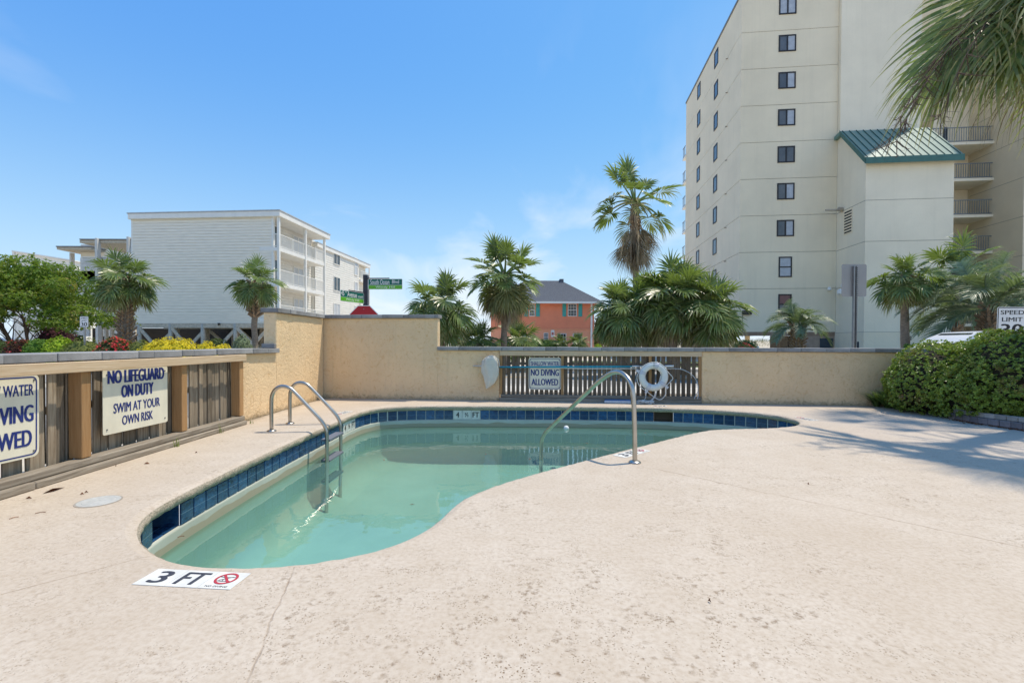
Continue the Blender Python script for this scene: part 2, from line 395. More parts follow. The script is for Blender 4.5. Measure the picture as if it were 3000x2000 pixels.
def M_tile():
    m, N, L, P = nodes('blue_tile'); b = NB(N, L); oi = N.new('ShaderNodeObjectInfo')
    t = N.new('ShaderNodeTexCoord'); ad = N.new('ShaderNodeVectorMath'); ad.operation = 'ADD'; L.new(t.outputs['Object'], ad.inputs[0]); L.new(oi.outputs['Location'], ad.inputs[1])
    mpn = N.new('ShaderNodeMapping'); mpn.inputs['Scale'].default_value = (7, 7, 16); mpn.inputs['Rotation'].default_value = (0, .5, 0); L.new(ad.outputs[0], mpn.inputs[0])
    n = b.noise(mpn.outputs[0], 1.6, 6, .65, 1.6)
    c = b.mix(b.ramp(n, .32, .72), (.006, .022, .075, 1), (.028, .115, .25, 1))
    k = b.m('ADD', b.m('MULTIPLY', oi.outputs['Random'], .7), .65)
    cc = N.new('ShaderNodeCombineColor'); [L.new(k, cc.inputs[i]) for i in range(3)]
    c = b.mix(1.0, c, cc.outputs[0], 'MULTIPLY')
    sp = N.new('ShaderNodeSeparateXYZ'); L.new(t.outputs['Object'], sp.inputs[0])
    ln = b.ramp(b.m('ABSOLUTE', sp.outputs[2]), .0035, .0015)
    c = b.mix(b.m('MULTIPLY', ln, .55), c, (.20, .30, .38, 1))
    # lime scum on the lower half
    sc = b.m('MULTIPLY', b.ramp(sp.outputs[2], 0.0, -.08), b.ramp(b.noise(ad.outputs[0], 11, 4), .40, .70))
    c = b.mix(b.m('MULTIPLY', sc, .38), c, (.16, .24, .30, 1))
    L.new(c, P.inputs['Base Color']); P.inputs['Roughness'].default_value = .16; P.inputs['Specular IOR Level'].default_value = .55
    return m
def M_plaster():
    m, N, L, P = nodes('pool_plaster'); b = NB(N, L); v = b.coord()
    n = b.noise(v, 2.0, 5); sp = N.new('ShaderNodeSeparateXYZ'); t = N.new('ShaderNodeTexCoord'); L.new(t.outputs['Object'], sp.inputs[0])
    c = b.mix(b.ramp(n, .3, .7), (.50, .55, .48, 1), (.58, .63, .56, 1))
    c = b.mix(b.ramp(sp.outputs[2], -.42, -.40), c, b.mix(b.ramp(n, .3, .7), (.44, .45, .37, 1), (.52, .54, .46, 1)))
    zw = b.m('ADD', sp.outputs[2], b.m('MULTIPLY', b.m('SUBTRACT', b.noise(v, 2.6, 2, .4), .5), .10))
    c = b.mix(b.m('MULTIPLY', b.ramp(zw, -.342, -.348), .9), c, (.36, .31, .21, 1))
    c = b.mix(b.ramp(sp.outputs[2], -.43, -.46), c, b.mix(b.ramp(b.noise(v, .9, 4, .6), .35, .7), (.43, .52, .47, 1), (.54, .63, .575, 1)))
    L.new(c, P.inputs['Base Color']); P.inputs['Roughness'].default_value = .7
    return m
def M_water():
    m, N, L, P = nodes('pool_water'); b = NB(N, L); N.remove(P); v = b.coord((1, 1, 1))
    h = b.m('ADD', b.m('MULTIPLY', b.noise(v, 2.2, 2), 1.0), b.m('MULTIPLY', b.noise(v, 7.0, 2), .22))
    nrm = b.bump(h, .22, .02)
    fr = N.new('ShaderNodeFresnel'); fr.inputs[0].default_value = 1.5; L.new(nrm, fr.inputs['Normal'])
    gl = N.new('ShaderNodeBsdfGlossy'); gl.inputs['Roughness'].default_value = .012; L.new(nrm, gl.inputs['Normal'])
    tr = N.new('ShaderNodeBsdfTransparent'); tr.inputs[0].default_value = (.66, .91, .85, 1)
    df = N.new('ShaderNodeBsdfDiffuse'); df.inputs[0].default_value = (.24, .44, .39, 1)     # cloudiness of the water
    m0 = N.new('ShaderNodeMixShader'); m0.inputs[0].default_value = .20; L.new(tr.outputs[0], m0.inputs[1]); L.new(df.outputs[0], m0.inputs[2])
    mxs = N.new('ShaderNodeMixShader'); L.new(fr.outputs[0], mxs.inputs[0])
    L.new(m0.outputs[0], mxs.inputs[1]); L.new(gl.outputs[0], mxs.inputs[2]); L.new(mxs.outputs[0], N['Material Output'].inputs[0])
    return m
def M_shingle():
    m, N, L, P = nodes('asphalt_shingles'); b = NB(N, L); v = b.coord()
    n = b.noise(v, 9, 6, .7); w = b.noise(b.coord((2, 9, 9)), 2.0, 3)
    c = b.mix(b.ramp(n, .3, .7), (.075, .085, .10, 1), (.17, .185, .21, 1)); c = b.mix(b.m('MULTIPLY', b.ramp(w, .4, .7), .4), c, (.10, .11, .13, 1))
    L.new(c, P.inputs['Base Color']); P.inputs['Roughness'].default_value = .9; L.new(b.bump(n, .5, .02), P.inputs['Normal']); return m

deck_m = M_deck(); stucco_m = M_stucco('peach_stucco', (.88, .645, .385)); tile_m = M_tile(); plaster_m = M_plaster(); water_m = M_water()
grout_m = M('grout', (.66, .67, .62), .9)
coping_m = M('coping_rough', (.50, .42, .31), .95, 75, .42, 1.0, 130, bdist=.02, rand=0)
cap_m = M('grey_cap_block', (.27, .265, .26), .92, 6, .22, .6, 120, rand=.24)
pine_x = M_wood('new_pine_x', (.60, .42, .25), (.77, .60, .41), 'X', .1)
pine_z = M_wood('new_pine_z', (.36, .195, .08), (.50, .30, .14), 'Z', .12)
old_x = M_wood('weathered_x', (.16, .125, .09), (.42, .365, .29), 'X', .15)
dark_z = M_wood('shaded_boards', (.10, .072, .046), (.225, .175, .125), 'Z', .28)  # darker copy of the weathered boards, back fence shade put into the colour
old_z = M_wood('weathered_z', (.17, .125, .08), (.40, .335, .25), 'Z', .32)
steel_m = M('brushed_steel', (.50, .46, .405), .30, 8, .14, metal=1.0, stretch=(1, 1, 1))
signw_m = M('sign_cream', (.77, .72, .565), .45, 5, .09, spec=.5, stretch=(1, 1, .5), detail=9)
navy_m = M('navy_print', (.018, .035, .19), .5, 5, .1)
white_m = M('white_paint', (.74, .74, .72), .5, 4, .05)
black_m = M('black_paint', (.012, .012, .013), .5)
dark_m = M('dark_void', (.02, .018, .016), .9)
grey_m = M('grey_metal', (.22, .22, .225), .45, 6, .15, metal=.6)
stickw_m = M('sticker_white', (.68, .66, .60), .6, 9, .14, detail=9)
slate_m = M('sticker_ink', (.05, .05, .062), .6, 14, .2)
red_m = M('sticker_red', (.46, .035, .045), .5)

# ------------------------------------------------------------------ ground, road, deck, pool
gm = M('sandy_ground', (.56, .49, .385), .95, .8, .25, .5, 30, bdist=.02)
g = MB(); xs = (-900, -3.6, 5.9, 900); ys = (-900, 1.2, 9.45, 900)
for i in range(3):
    for j in range(3):
        if i == 1 and j == 1: continue
        g.quad((xs[i], ys[j], -.06), (xs[i+1], ys[j], -.06), (xs[i+1], ys[j+1], -.06), (xs[i], ys[j+1], -.06))
tag(g.build('ground', gm), kind='structure')
asph = M('asphalt_light', (.36, .345, .32), .9, 1.4, .15, .5, 160)
conc = M('pale_concrete', (.60, .555, .48), .9, 1.2, .12, .4, 120)
paint_w = M('road_paint_white', (.72, .72, .69), .8); paint_y = M('road_paint_yellow', (.68, .43, .05), .8)
def sheet(name, poly, z, mat_, kind='structure'):
    o = MB().quad(*[(p[0], p[1], z) for p in poly]).build(name, mat_); return tag(o, kind=kind)
BA = radians(-5.4)                                # heading of the back wall and of the road behind it
B0 = (-4.04, 10.27)
def bw(u, v=0.0): return (B0[0] + u*cos(BA) - v*sin(BA), B0[1] + u*sin(BA) + v*cos(BA))
sheet('road', [bw(-120, 3.2), bw(160, 3.2), bw(160, 11.6), bw(-120, 11.6)], -.052, asph)
sheet('side_road', [(-12.6, -60), (-5.4, -60), (-5.4, 13.6), (-12.6, 14.2)], -.048, asph)
sheet('centre_line', [bw(-120, 7.3), bw(160, 7.3), bw(160, 7.45), bw(-120, 7.45)], -.044, paint_y)
for nm, v0 in (('edge_line', 3.55), ('edge_line', 11.1)):
    sheet(nm, [bw(-120, v0), bw(160, v0), bw(160, v0+.11), bw(-120, v0+.11)], -.044, paint_w)
def slab(name, u0, u1, v0, v1, z0, z1, mt):
    o = MB().box(u0, u1, v0, v1, z0, z1, .02).build(name, mt); o.location = (B0[0], B0[1], 0); o.rotation_euler = (0, 0, BA); return tag(o, kind='structure')
slab('pavement', -.8, 60, 1.4, 2.95, -.07, .06, conc); slab('kerb', -.8, 60, 2.96, 3.14, -.07, .08, conc)
slab('kerb', -110, 140, 11.7, 11.88, -.07, .08, conc); slab('pavement', -110, 140, 11.9, 13.4, -.07, .06, conc)
lawn_m = M('lawn', (.10, .13, .045), .95, 1.5, .3, .8, 60, bdist=.03)
slab('lawn', -60, -6, 13.5, 22, -.07, .03, lawn_m); slab('verge', 6, 40, 13.5, 22, -.07, .03, lawn_m)

POOL_PX = [(900,1266),(689,1367),(555,1432),(459,1476),(413,1509),(399,1545),(406,1572),(438,1606),(466,1622),(519,1639),(575,1650),(666,1655),(800,1652),
 (944,1643),(1084,1613.5),(1186,1582),(1256,1543),(1295,1511),(1320,1480),(1346,1451),(1400,1424.5),(1577,1378),(1713,1343),(1869,1304),(1978,1278),
 (2039,1261),(2077,1254.5),(2121,1253.7),(2200,1254),(2283,1252),(2324,1247),(2343,1241),(2349,1235),(2337,1226),(2304,1218),(2254,1210),(2190,1203),
 (2046,1194),(1910,1190),(1672,1188),(1468,1187),(1350,1186.3),(1197,1187),(1140,1189),(1102,1192.5),(1063,1200),(1025,1214),(995,1230),(949,1253)]
loop = []
for p in POOL_PX: q = gnd(*p); loop.append((q[0], q[1], 0))
# smooth the surveyed outline, then resample evenly
for _ in range(2):
    n = len(loop); loop = [tuple((loop[i-1][k] + 2*loop[i][k] + loop[(i+1) % n][k]) / 4 for k in range(3)) for i in range(n)]
fine = catmull(loop, 10, True)
def resample(P, step):
    tot = 0; cum = [0]
    n = len(P)
    for i in range(n): tot += (P[(i+1) % n] - P[i]).length; cum.append(tot)
    m = int(round(tot / step)); out = []; k = 0
    for j in range(m):
        s_ = tot * j / m
        while cum[k+1] < s_: k += 1
        t = (s_ - cum[k]) / (cum[k+1] - cum[k]); out.append(P[k].lerp(P[(k+1) % n], t))
    return out, tot
ring, pool_len = resample(fine, .045)
nr = len(ring)
area = sum(ring[i].x*ring[(i+1) % nr].y - ring[(i+1) % nr].x*ring[i].y for i in range(nr))
if area < 0: ring.reverse()
def outn(i):
    t = (ring[(i+2) % nr] - ring[i-2]).normalized(); return Vector((t.y, -t.x, 0))       # outward for a counter-clockwise loop
NRM = [outn(i) for i in range(nr)]
def off(d, z, jit=0.0, seed=0):
    out = []
    for i in range(nr):
        p = ring[i] + NRM[i]*d
        if jit:
            q = mnoise.noise(Vector((p.x*14, p.y*14, z*30+seed))); p = p + NRM[i]*(q*jit)
            zz_ = z + mnoise.noise(Vector((p.x*17, p.y*17, 9+seed)))*jit
        else: zz_ = z
        out.append((p.x, p.y, zz_))
    return out
def rings(name, prof, mt, parent=None, smooth=True, skip=None, jit=0.0):
    mb = MB()
    for j, (d, z) in enumerate(prof): mb.v += off(d, z, jit if 0 < j < len(prof)-1 else 0, j)
    for j in range(len(prof)-1):
        for i in range(nr):
            if skip and skip(i): continue
            k = (i+1) % nr; mb.f.append((j*nr+i, (j+1)*nr+i, (j+1)*nr+k, j*nr+k))
    return mb.build(name, mt, parent, smooth)
def fill(name, loops, z, mt, parent=None):
    bm = bmesh.new()
    for lp in loops:
        vs = [bm.verts.new((p[0], p[1], z)) for p in lp]
        for i in range(len(vs)): bm.edges.new((vs[i], vs[(i+1) % len(vs)]))
    bmesh.ops.triangle_fill(bm, use_beauty=True, use_dissolve=False, edges=bm.edges[:])
    for f in bm.faces:
        if f.normal.z < 0: f.normal_flip()
    me = bpy.data.meshes.new(name); bm.to_mesh(me); bm.free()
    return link(name, me, mt, parent)
deck = fill('pool_deck', [[(-4.02, -5), (13, -5), bw(17.1, .02), bw(.02, .02)], off(.075, 0)], 0, deck_m); tag(deck, kind='structure')
rings('coping_top', [(.075, 0), (.045, -.004), (.016, -.018)], deck_m, deck, jit=.006)
cop = rings('coping_edge', [(.016, -.018), (.004, -.030), (.0, -.042), (.004, -.070), (.022, -.092), (.050, -.098)], coping_m, deck, jit=.015)
basin = thing('pool_basin', None, None); basin['kind'] = 'structure'
# skimmer mouths in the tile band
def nearest(px, py, z=-.19):
    q = Vector((*gnd(px, py, z), 0)); return min(range(nr), key=lambda i: (ring[i]-q).length_squared)
cum = [0.0]
for i in range(nr): cum.append(cum[-1] + (ring[(i+1) % nr] - ring[i]).length)
NT = int(cum[-1] / .1722); step = cum[-1] / NT
SKT = []
for (pa, pb) in (((455, 1551), (556, 1503)), ((1912, 1222), (1962, 1222))):
    ka, kb = sorted((cum[nearest(*pa)]/step, cum[nearest(*pb)]/step)); ka = int(round(ka)); kb = max(ka+1, int(round(kb))); SKT.append((ka, kb))
def in_sk(i): return any(a*step <= cum[i]+.02 and cum[i] < b_*step-.02 for a, b_ in SKT)
rings('grout_band', [(.049, -.094), (.049, -.279)], grout_m, basin, False, in_sk)
rings('plaster_wall', [(.052, -.276), (.036, -.278), (.034, -.30), (.034, -.6), (.03, -.86), (-.03, -1.0), (-.16, -1.09), (-.34, -1.12)], plaster_m, basin)
fill('plaster_floor', [off(-.34, 0)], -1.12, plaster_m, basin)
TS = pool_len / nr
tile_n = 0
tmesh = MB().box(-.0805, .0805, -.008, .008, -.084, .084, .003).mesh('tile'); tmesh.materials.append(tile_m)
wmesh = MB().box(-.0835, .0835, -.008, .008, -.0865, .0865, .003).mesh('depth_tile'); wmesh.materials.append(stickw_m)
def pool_at(s_):
    s_ %= cum[-1]; lo = 0
    for i in range(nr):
        if cum[i+1] >= s_: lo = i; break
    t = (s_ - cum[lo]) / (cum[lo+1]-cum[lo]); p = ring[lo].lerp(ring[(lo+1) % nr], t); nn = NRM[lo].lerp(NRM[(lo+1) % nr], t).normalized(); return p, nn, lo
i_dm = [nearest(1367, 1217), nearest(1022, 1248)]
depth_s = [cum[i] for i in i_dm]
depth_tiles = {}
for c0 in depth_s:
    k0 = int(round(c0/step - 1.5))
    for j in range(3): depth_tiles[(k0 + j) % NT] = (j, c0)
def place_tile(me, s_, out=.041, z=-.1865, parent=basin, name='tile'):
    p, nn, lo = pool_at(s_); o = link(name, me, None, parent)
    o.location = (p.x + nn.x*out, p.y + nn.y*out, z); o.rotation_euler = (0, 0, atan2(nn.y, nn.x) - pi/2); return o, lo
for k in range(NT):
    s_ = (k + .5) * step; _, _, lo = pool_at(s_)
    if any(a <= k < b_ for a, b_ in SKT): continue
    if k in depth_tiles:
        j, c0 = depth_tiles[k]; o, _ = place_tile(wmesh, s_, name='depth_tile')
        # seen from the water the run reads against the loop direction
        glyph = {2: ('4', .062, .10), 1: ('½', .07, .082), 0: ('FT', .125, .10)}[j]
        V, F = text(*glyph, bold=.04)
        MB().add(V, F, lambda v: (v[0], -.0105-v[2], v[1])).build('lettering', black_m, o)
    else: place_tile(tmesh, s_)
for a, b_ in SKT:
    pa, pb = pool_at(a*step)[0], pool_at(b_*step)[0]; na = pool_at((a+b_)*.5*step)[1]; t = (pb-pa).normalized(); w_ = (pb-pa).length
    r = MB(); d0, d1 = .045, .30
    P4 = lambda s_, d, z: tuple(pa + t*s_ + na*d + Vector((0, 0, z)))
    r.quad(P4(0, d1, -.10), P4(w_, d1, -.10), P4(w_, d1, -.285), P4(0, d1, -.285))
    r.quad(P4(0, d0, -.283), P4(w_, d0, -.283), P4(w_, d1, -.283), P4(0, d1, -.283))
    r.quad(P4(0, d0, -.10), P4(0, d1, -.10), P4(0, d1, -.283), P4(0, d0, -.283))
    r.quad(P4(w_, d0, -.10), P4(w_, d1, -.10), P4(w_, d1, -.283), P4(w_, d0, -.283))
    r.quad(P4(0, d0, -.102), P4(w_, d0, -.102), P4(w_, d1, -.102), P4(0, d1, -.102))
    r.build('skimmer_recess', tile_m if a == SKT[0][0] else M('skimmer_throat', (.20, .16, .11), .8), basin)
    nb = max(1, int(round(w_ / .172)))
    if a == SKT[0][0]:
        for k in range(nb):     # tiled floor and back of the throat, with pale joints
            for (dz, dd) in ((-.1865, d1-.012),):
                o = link('tile', tmesh, None, basin); c_ = pa + t*(w_*(k+.5)/nb) + na*dd
                o.location = (c_.x, c_.y, dz); o.rotation_euler = (0, 0, atan2(na.y, na.x)-pi/2); o.scale = (w_/nb/.172, 1, 1)
            o = link('tile', tmesh, None, basin); c_ = pa + t*(w_*(k+.5)/nb) + na*.17
            o.location = (c_.x, c_.y, -.277); o.rotation_euler = (pi/2, 0, atan2(na.y, na.x)-pi/2); o.scale = (w_/nb/.172, .6, 1.3)
water = fill('pool_water', [off(.035, 0)], -.41, water_m); tag(water, kind='structure')

# ------------------------------------------------------------------ boundary walls and fences
LOW, HIGH, CAPH = 1.04, 1.712, .075
LOWL = 1.022      # the left wall stands a little lower
UH, UF0, UF1, UEND = 2.49, 3.80, 7.86, 14.5      # along the back wall: end of high part, fence opening, end
wb = thing('stucco_wall', 'peach stucco back wall of the pool yard with grey block cap, stepped down beside the palms', 'wall', (B0[0], B0[1], 0), BA)
def frame_part(name, u0, u1, z0, z1, mt, par, y0=0.0, y1=.2, c=.012): return MB().box(u0, u1, y0, y1, z0, z1, c).build(name, mt, par)
b1 = MB(); b1.box(-.22, UH, 0, .2, -.08, HIGH, .012); b1.box(UH-.01, UF0, .002, .198, -.08, LOW, .01)
b1.build('stucco_panel', stucco_m, wb)
frame_part('stucco_panel', UF1, UEND, -.08, LOW, stucco_m, wb)
def caps(par, u0, u1, z, y0=-.055, y1=.255, L_=.452, axis='x', seed=1, seq=None):
    rr = random.Random(seed); u = u0
    while u < u1 - .02:
        l = min(L_ * (1 if rr.random() < .75 else .5), u1 - u)
        if u1 - u - l < .08: l = u1 - u
        mb = MB().box(-l/2+.002, l/2-.002, y0, y1, 0, CAPH, .006)
        o = mb.build('cap_block', cap_m, par); o.location = (u + l/2, rr.uniform(-.006, .006), z + rr.uniform(-.003, .003)); o.rotation_euler = (rr.uniform(-.006, .006), rr.uniform(-.004, .004), rr.uniform(-.008, .008))
        u += l
caps(wb, -.275, UH+.03, HIGH, seed=3)
caps(wb, UH+.0, UEND, LOW, seed=5)
# left wall: local x runs along +Y, local -y faces the pool
LW = pi/2
L0 = (-4.04, 0.0)
wl3 = thing('stucco_wall', 'sunlit peach stucco wall beside the pool ladder, tall part with end face and grey cap', 'wall', (L0[0], L0[1], 0), LW)
l1 = MB(); l1.box(8.19, 10.22, 0, .22, -.08, HIGH-.002, .012); l1.box(7.0, 8.2, .002, .218, -.08, LOWL, .01)
l1.build('stucco_panel', stucco_m, wl3)
caps(wl3, 8.16, 10.18, HIGH, -.055, .25, seed=8)
caps(wl3, -1.0, 8.19, LOWL, -.055, .275, seed=9)
o = MB().box(8.12, 8.19, .0, .22, 1.10, 1.175, .006).build('cap_block', cap_m, wl3)
MB().box(-2, -1.0, 0, .2, -.08, LOWL, .012).build('stucco_panel', stucco_m, wl3)

def slat_mesh(w, h, th=.018, seed=0):
    return MB().box(-w/2, w/2, -th/2, th/2, 0, h, .003).mesh('slat')
# back fence
fb = thing('wood_fence', 'slatted wood fence set into the back wall with pale top rail and dark gappy boards', 'fence', (*bw(UF0), 0), BA)
LF = UF1 - UF0
MB().box(0.004, LF-.004, -.03, .012, .935, LOW-.004, .004).build('top_rail', pine_x, fb)
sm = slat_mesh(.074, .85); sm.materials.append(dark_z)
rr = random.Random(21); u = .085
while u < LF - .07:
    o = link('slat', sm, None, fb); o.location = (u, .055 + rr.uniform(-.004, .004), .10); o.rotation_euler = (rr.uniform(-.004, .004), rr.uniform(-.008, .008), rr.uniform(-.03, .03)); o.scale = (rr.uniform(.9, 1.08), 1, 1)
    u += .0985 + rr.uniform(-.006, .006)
for (u0, u1) in ((.005, .055), (1.27, 1.325), (3.03, 3.085), (LF-.06, LF-.008)):
    MB().box(u0, u1, -.01, .038, .135, .934, .004).build('post', pine_z, fb)
MB().box(.004, LF-.004, -.055, .02, 0, .068, .006).build('base_timber', old_x, fb)
MB().box(.02, LF-.006, -.03, .045, .070, .134, .006).build('base_timber', old_x, fb)
MB().box(0, LF, .075, .11, .74, .80, .004).build('back_rail', old_x, fb)
# left fence
fl = thing('wood_fence', 'weathered board fence in the left wall with new pine posts and grey base timbers', 'fence', (L0[0], 0, 0), LW)
MB().box(-1.0, 3.12, -.155, -.115, .922, LOWL-.006, .005).build('top_rail', pine_x, fl)
MB().box(3.124, 6.995, -.155, -.115, .924, LOWL-.003, .005).build('top_rail', pine_x, fl)
sm2 = slat_mesh(.084, .90, .02); sm2.materials.append(old_z)
rr = random.Random(5); y = 2.0
while y < 6.9:
    o = link('slat', sm2, None, fl); o.location = (y, .03 + (.014 if int(y*10) % 2 else 0) + rr.uniform(-.004, .004), .09); o.rotation_euler = (rr.uniform(-.01, .01), rr.uniform(-.01, .01), rr.uniform(-.10, .10)); o.scale = (rr.uniform(.86, 1.02), 1, rr.uniform(.97, 1.02))
    y += .092
sm3 = slat_mesh(.075, .9, .018); sm3.materials.append(old_z)
y = 2.05
while y < 6.9:
    if rr.random() < .72:
        o = link('slat', sm3, None, fl); o.location = (y, .075, .12)
    y += .092
for (y0, y1) in ((2.7, 2.79), (4.355, 4.455), (5.68, 5.775), (6.885, 6.985)):
    MB().box(y0, y1, -.113, .012, .13, .921, .005).build('post', pine_z, fl)
for (y0, y1, a, b_, z0, z1) in ((-1, 3.86, -.185, -.09, 0, .062), (3.865, 6.96, -.18, -.095, 0, .058), (-1, 3.6, -.135, -.02, .064, .128), (3.605, 6.975, -.14, -.02, .061, .124)):
    o = MB().box(y0, y1, a, b_, z0, z1, .009).build('base_timber', old_x, fl)
MB().box(-1, 6.98, .088, .12, .55, .62, .004).build('back_rail', old_x, fl)

# ------------------------------------------------------------------ signs on the fences
def frame_ring(mb, w, h, t, r, y):
    """thin rounded outline"""
    def rr_(w, h, r, n=5):
        out = []
        for (cx, cz, a0) in ((w/2-r, h/2-r, 0), (-w/2+r, h/2-r, pi/2), (-w/2+r, -h/2+r, pi), (w/2-r, -h/2+r, 1.5*pi)):
            for k in range(n+1): a = a0 + pi/2*k/n; out.append((cx + r*cos(a), cz + r*sin(a)))
        return out
    A_, B_ = rr_(w, h, r), rr_(w-2*t, h-2*t, max(r-t, .004)); n = len(A_)
    for i in range(n):
        j = (i+1) % n; mb.quad((A_[i][0], y, A_[i][1]), (B_[i][0], y, B_[i][1]), (B_[j][0], y, B_[j][1]), (A_[j][0], y, A_[j][1]))
    return A_
def board(w, h, r=.02, th=.004):
    mb = MB(); pts = frame_ring(MB(), w, h, .01, r, 0)
    return mb.prism([(p[0], p[1]) for p in pts], 0, th, 'Y')
def sign(name, label, loc, rz, w, h, lines, border=None, mt=None, ink=None, r=.02, tilt=0, bolts=True, cat='sign', group=None):
    t = thing(name, label, cat, loc, rz, group); t.rotation_euler = (0, tilt, rz)
    normals_out(board(w, h, r).build('board', mt or signw_m, t))
    mb = MB()
    for (s_, x, z, tw, thh, bold) in lines:
        V, F = text(s_, tw, thh, bold); mb.add(V, F, lambda v: (v[0]+x, -.0022-v[2], v[1]+z))
    if mb.v: mb.build('lettering', ink or navy_m, t)
    if border:
        mb = MB(); frame_ring(mb, w-2*border[0], h-2*border[0], border[1], border[2], -.002); mb.build('border', ink or navy_m, t)
    if bolts:
        for sx in (-1, 1):
            for sz in (-1, 1):
                MB().lathe([(.008, -.006), (.008, 0)], 8, (sx*(w/2-.045), 0, sz*(h/2-.05)), 'Y').build('bolt', grey_m, t)
    return t
def nodive(label, loc, rz, w, h, tilt=0):
    return sign('warning_sign', label, loc, rz, w, h, [('SHALLOW WATER', 0, h*.315, w*.86, h*.135, .02), ('NO DIVING', 0, h*.035, w*.86, h*.2, .045), ('ALLOWED', 0, -h*.26, w*.82, h*.2, .045)], (.018, .011, .045), r=.05, tilt=tilt)
ua, za = plane_hit(1548.6, 1047, B0, BA); ub, zb = plane_hit(1644, 1142, B0, BA)
p = bw((ua+ub)/2, -.012 + .03)
nodive('cream sign about shallow water on the back fence behind the blue pole', (p[0], p[1]+.0, (za+zb)/2), BA, ub-ua, za-zb)
nodive('cream sign about shallow water with blue border on the left fence beside the pine post', (-4.005, 3.70, .585), LW, .68, .69, .012)
sign('warning_sign', 'cream borderless sign telling swimmers no lifeguard is on duty, tucked under the top rail', (-3.985, 5.085, .60), LW, .875, .64,
     [('NO LIFEGUARD', 0, .245, .77, .132, .075), ('ON DUTY', 0, .092, .44, .125, .075), ('SWIM AT YOUR', .0, -.072, .63, .098, .03), ('OWN RISK', .0, -.205, .42, .095, .03)], tilt=.004)

# ------------------------------------------------------------------ depth stickers on the deck
def sticker(label, c0, c1, w=.163, z=.0035, fade=False, flip=False):
    """baseline runs from c0 to c1; the strip lies to the left of it"""
    a, b_ = Vector((*c0, 0)), Vector((*c1, 0)); L_ = (b_-a).length; ang = atan2((b_-a).y, (b_-a).x)
    t = thing('depth_sticker', label, 'sticker', (a.x, a.y, 0), ang)
    for k in range(3):
        MB().box(L_*k/3+.001, L_*(k+1)/3-.001, 0, w, .0005, z).build('panel', stickw_m, t)
    mb = MB()
    V, F = text('3', L_*.17, w*.72, .05); mb.add(V, F, lambda v: (v[0]+L_*.175, v[1]+w*.5, z+.0012+v[2]))
    mb.build('numeral', slate_m, t); mb = MB()
    V, F = text('FT', L_*.255, w*.72, .05); mb.add(V, F, lambda v: (v[0]+L_*.50, v[1]+w*.5, z+.0012+v[2])); mb.build('lettering', slate_m, t)
    mb = MB(); V, F = text('NO DIVING', L_*.22, w*.085, .01); mb.add(V, F, lambda v: (v[0]+L_*.83, v[1]+w*.12, z+.0012))
    cx, cy, R_ = L_*.83, w*.585, w*.34
    # swimmer figure and the two water lines
    for pts in ([(-.55,-.3),(-.2,-.12),(.1,.12),(.5,.35)], [(-.15,-.35),(-.2,-.12)], [(.0,.05),(.2,-.1)], [(-.7,.28),(.0,.22),(.7,.30)], [(-.65,-.42),(.0,-.48),(.6,-.40)]):
        for i in range(len(pts)-1):
            p_, q_ = Vector(pts[i])*R_+Vector((cx, cy)), Vector(pts[i+1])*R_+Vector((cx, cy)); d = (q_-p_).normalized(); n_ = Vector((-d.y, d.x))*.0022
            mb.quad(*[(v.x, v.y, z+.0012) for v in (p_-n_, q_-n_, q_+n_, p_+n_)])
    mb.build('swimmer_print', slate_m, t)
    mb = MB(); n = 28
    for k in range(n):
        a0, a1 = 2*pi*k/n, 2*pi*(k+1)/n
        mb.quad(*[(cx+rad*cos(a_), cy+rad*sin(a_), z+.0018) for rad, a_ in ((R_, a0), (R_, a1), (R_*.78, a1), (R_*.78, a0))])
    d = Vector((cos(2.3), sin(2.3)))*R_*.82; nn = Vector((-d.y, d.x)).normalized()*R_*.11; cc_ = Vector((cx, cy))
    mb.quad(*[(v.x, v.y, z+.0022) for v in (cc_-d-nn, cc_+d-nn, cc_+d+nn, cc_-d+nn)])
    mb.build('prohibition_mark', red_m, t)
    return t
sticker('white depth sticker in front of the near pool curve with torn left corner', gnd(385, 1712), gnd(674, 1727.5))
sticker('white depth sticker at the foot of the single grab rail', gnd(1832, 1341), gnd(1906.8, 1320.7), .16)
sticker('worn depth sticker beside the rounded end of the pool by the hedge', gnd(2400, 1231.5), gnd(2352, 1222), .16)
sticker('worn depth sticker behind the pool ladder near the wall corner', gnd(1012, 1204), gnd(972, 1214), .15)
sticker('faded depth sticker under the life ring at the back edge', gnd(1952, 1188.6), gnd(1912, 1187.6), .10)

# ------------------------------------------------------------------ ladder and grab rail
def flange(x, y, par): return MB().lathe([(.062, 0), (.062, .008), (.050, .018), (.030, .024)], 20, (x, y, .001)).build('flange', steel_m, par, True)
lad = thing('pool_ladder', 'two-rail stainless steel pool ladder with grey treads at the left edge', 'ladder', (-2.95, 6.72, 0))
prof = [(-3.235, .004), (-3.235, .38), (-3.225, .48), (-3.19, .555), (-3.13, .597), (-3.06, .605), (-2.99, .583), (-2.93, .535), (-2.75, .345), (-2.60, .185), (-2.535, .10), (-2.50, .02), (-2.49, -.08), (-2.49, -.5), (-2.50, -1.15)]
for yy in (6.42, 7.02):
    pts = catmull([(x+2.95 - (.03 if yy > 7 else 0), yy-6.72, z) for x, z in prof], 5)
    MB().tube(pts, .0245, 12).build('rail', steel_m, lad, True)
    flange(-3.235+2.95-(.03 if yy > 7 else 0), yy-6.72, lad)
tread_m = M('tread_plastic', (.15, .16, .19), .6, 20, .1)
for z in (-.12, -.40, -.68):
    MB().box(.37, .49, -.278, .255, z-.02, z+.012, .006).build('tread', tread_m, lad)
gr_ = thing('grab_rail', 'single stainless steel grab rail arching from the deck into the pool', 'handrail', (1.238, 4.786, 0))
dirx, diry = -.85, 1.83
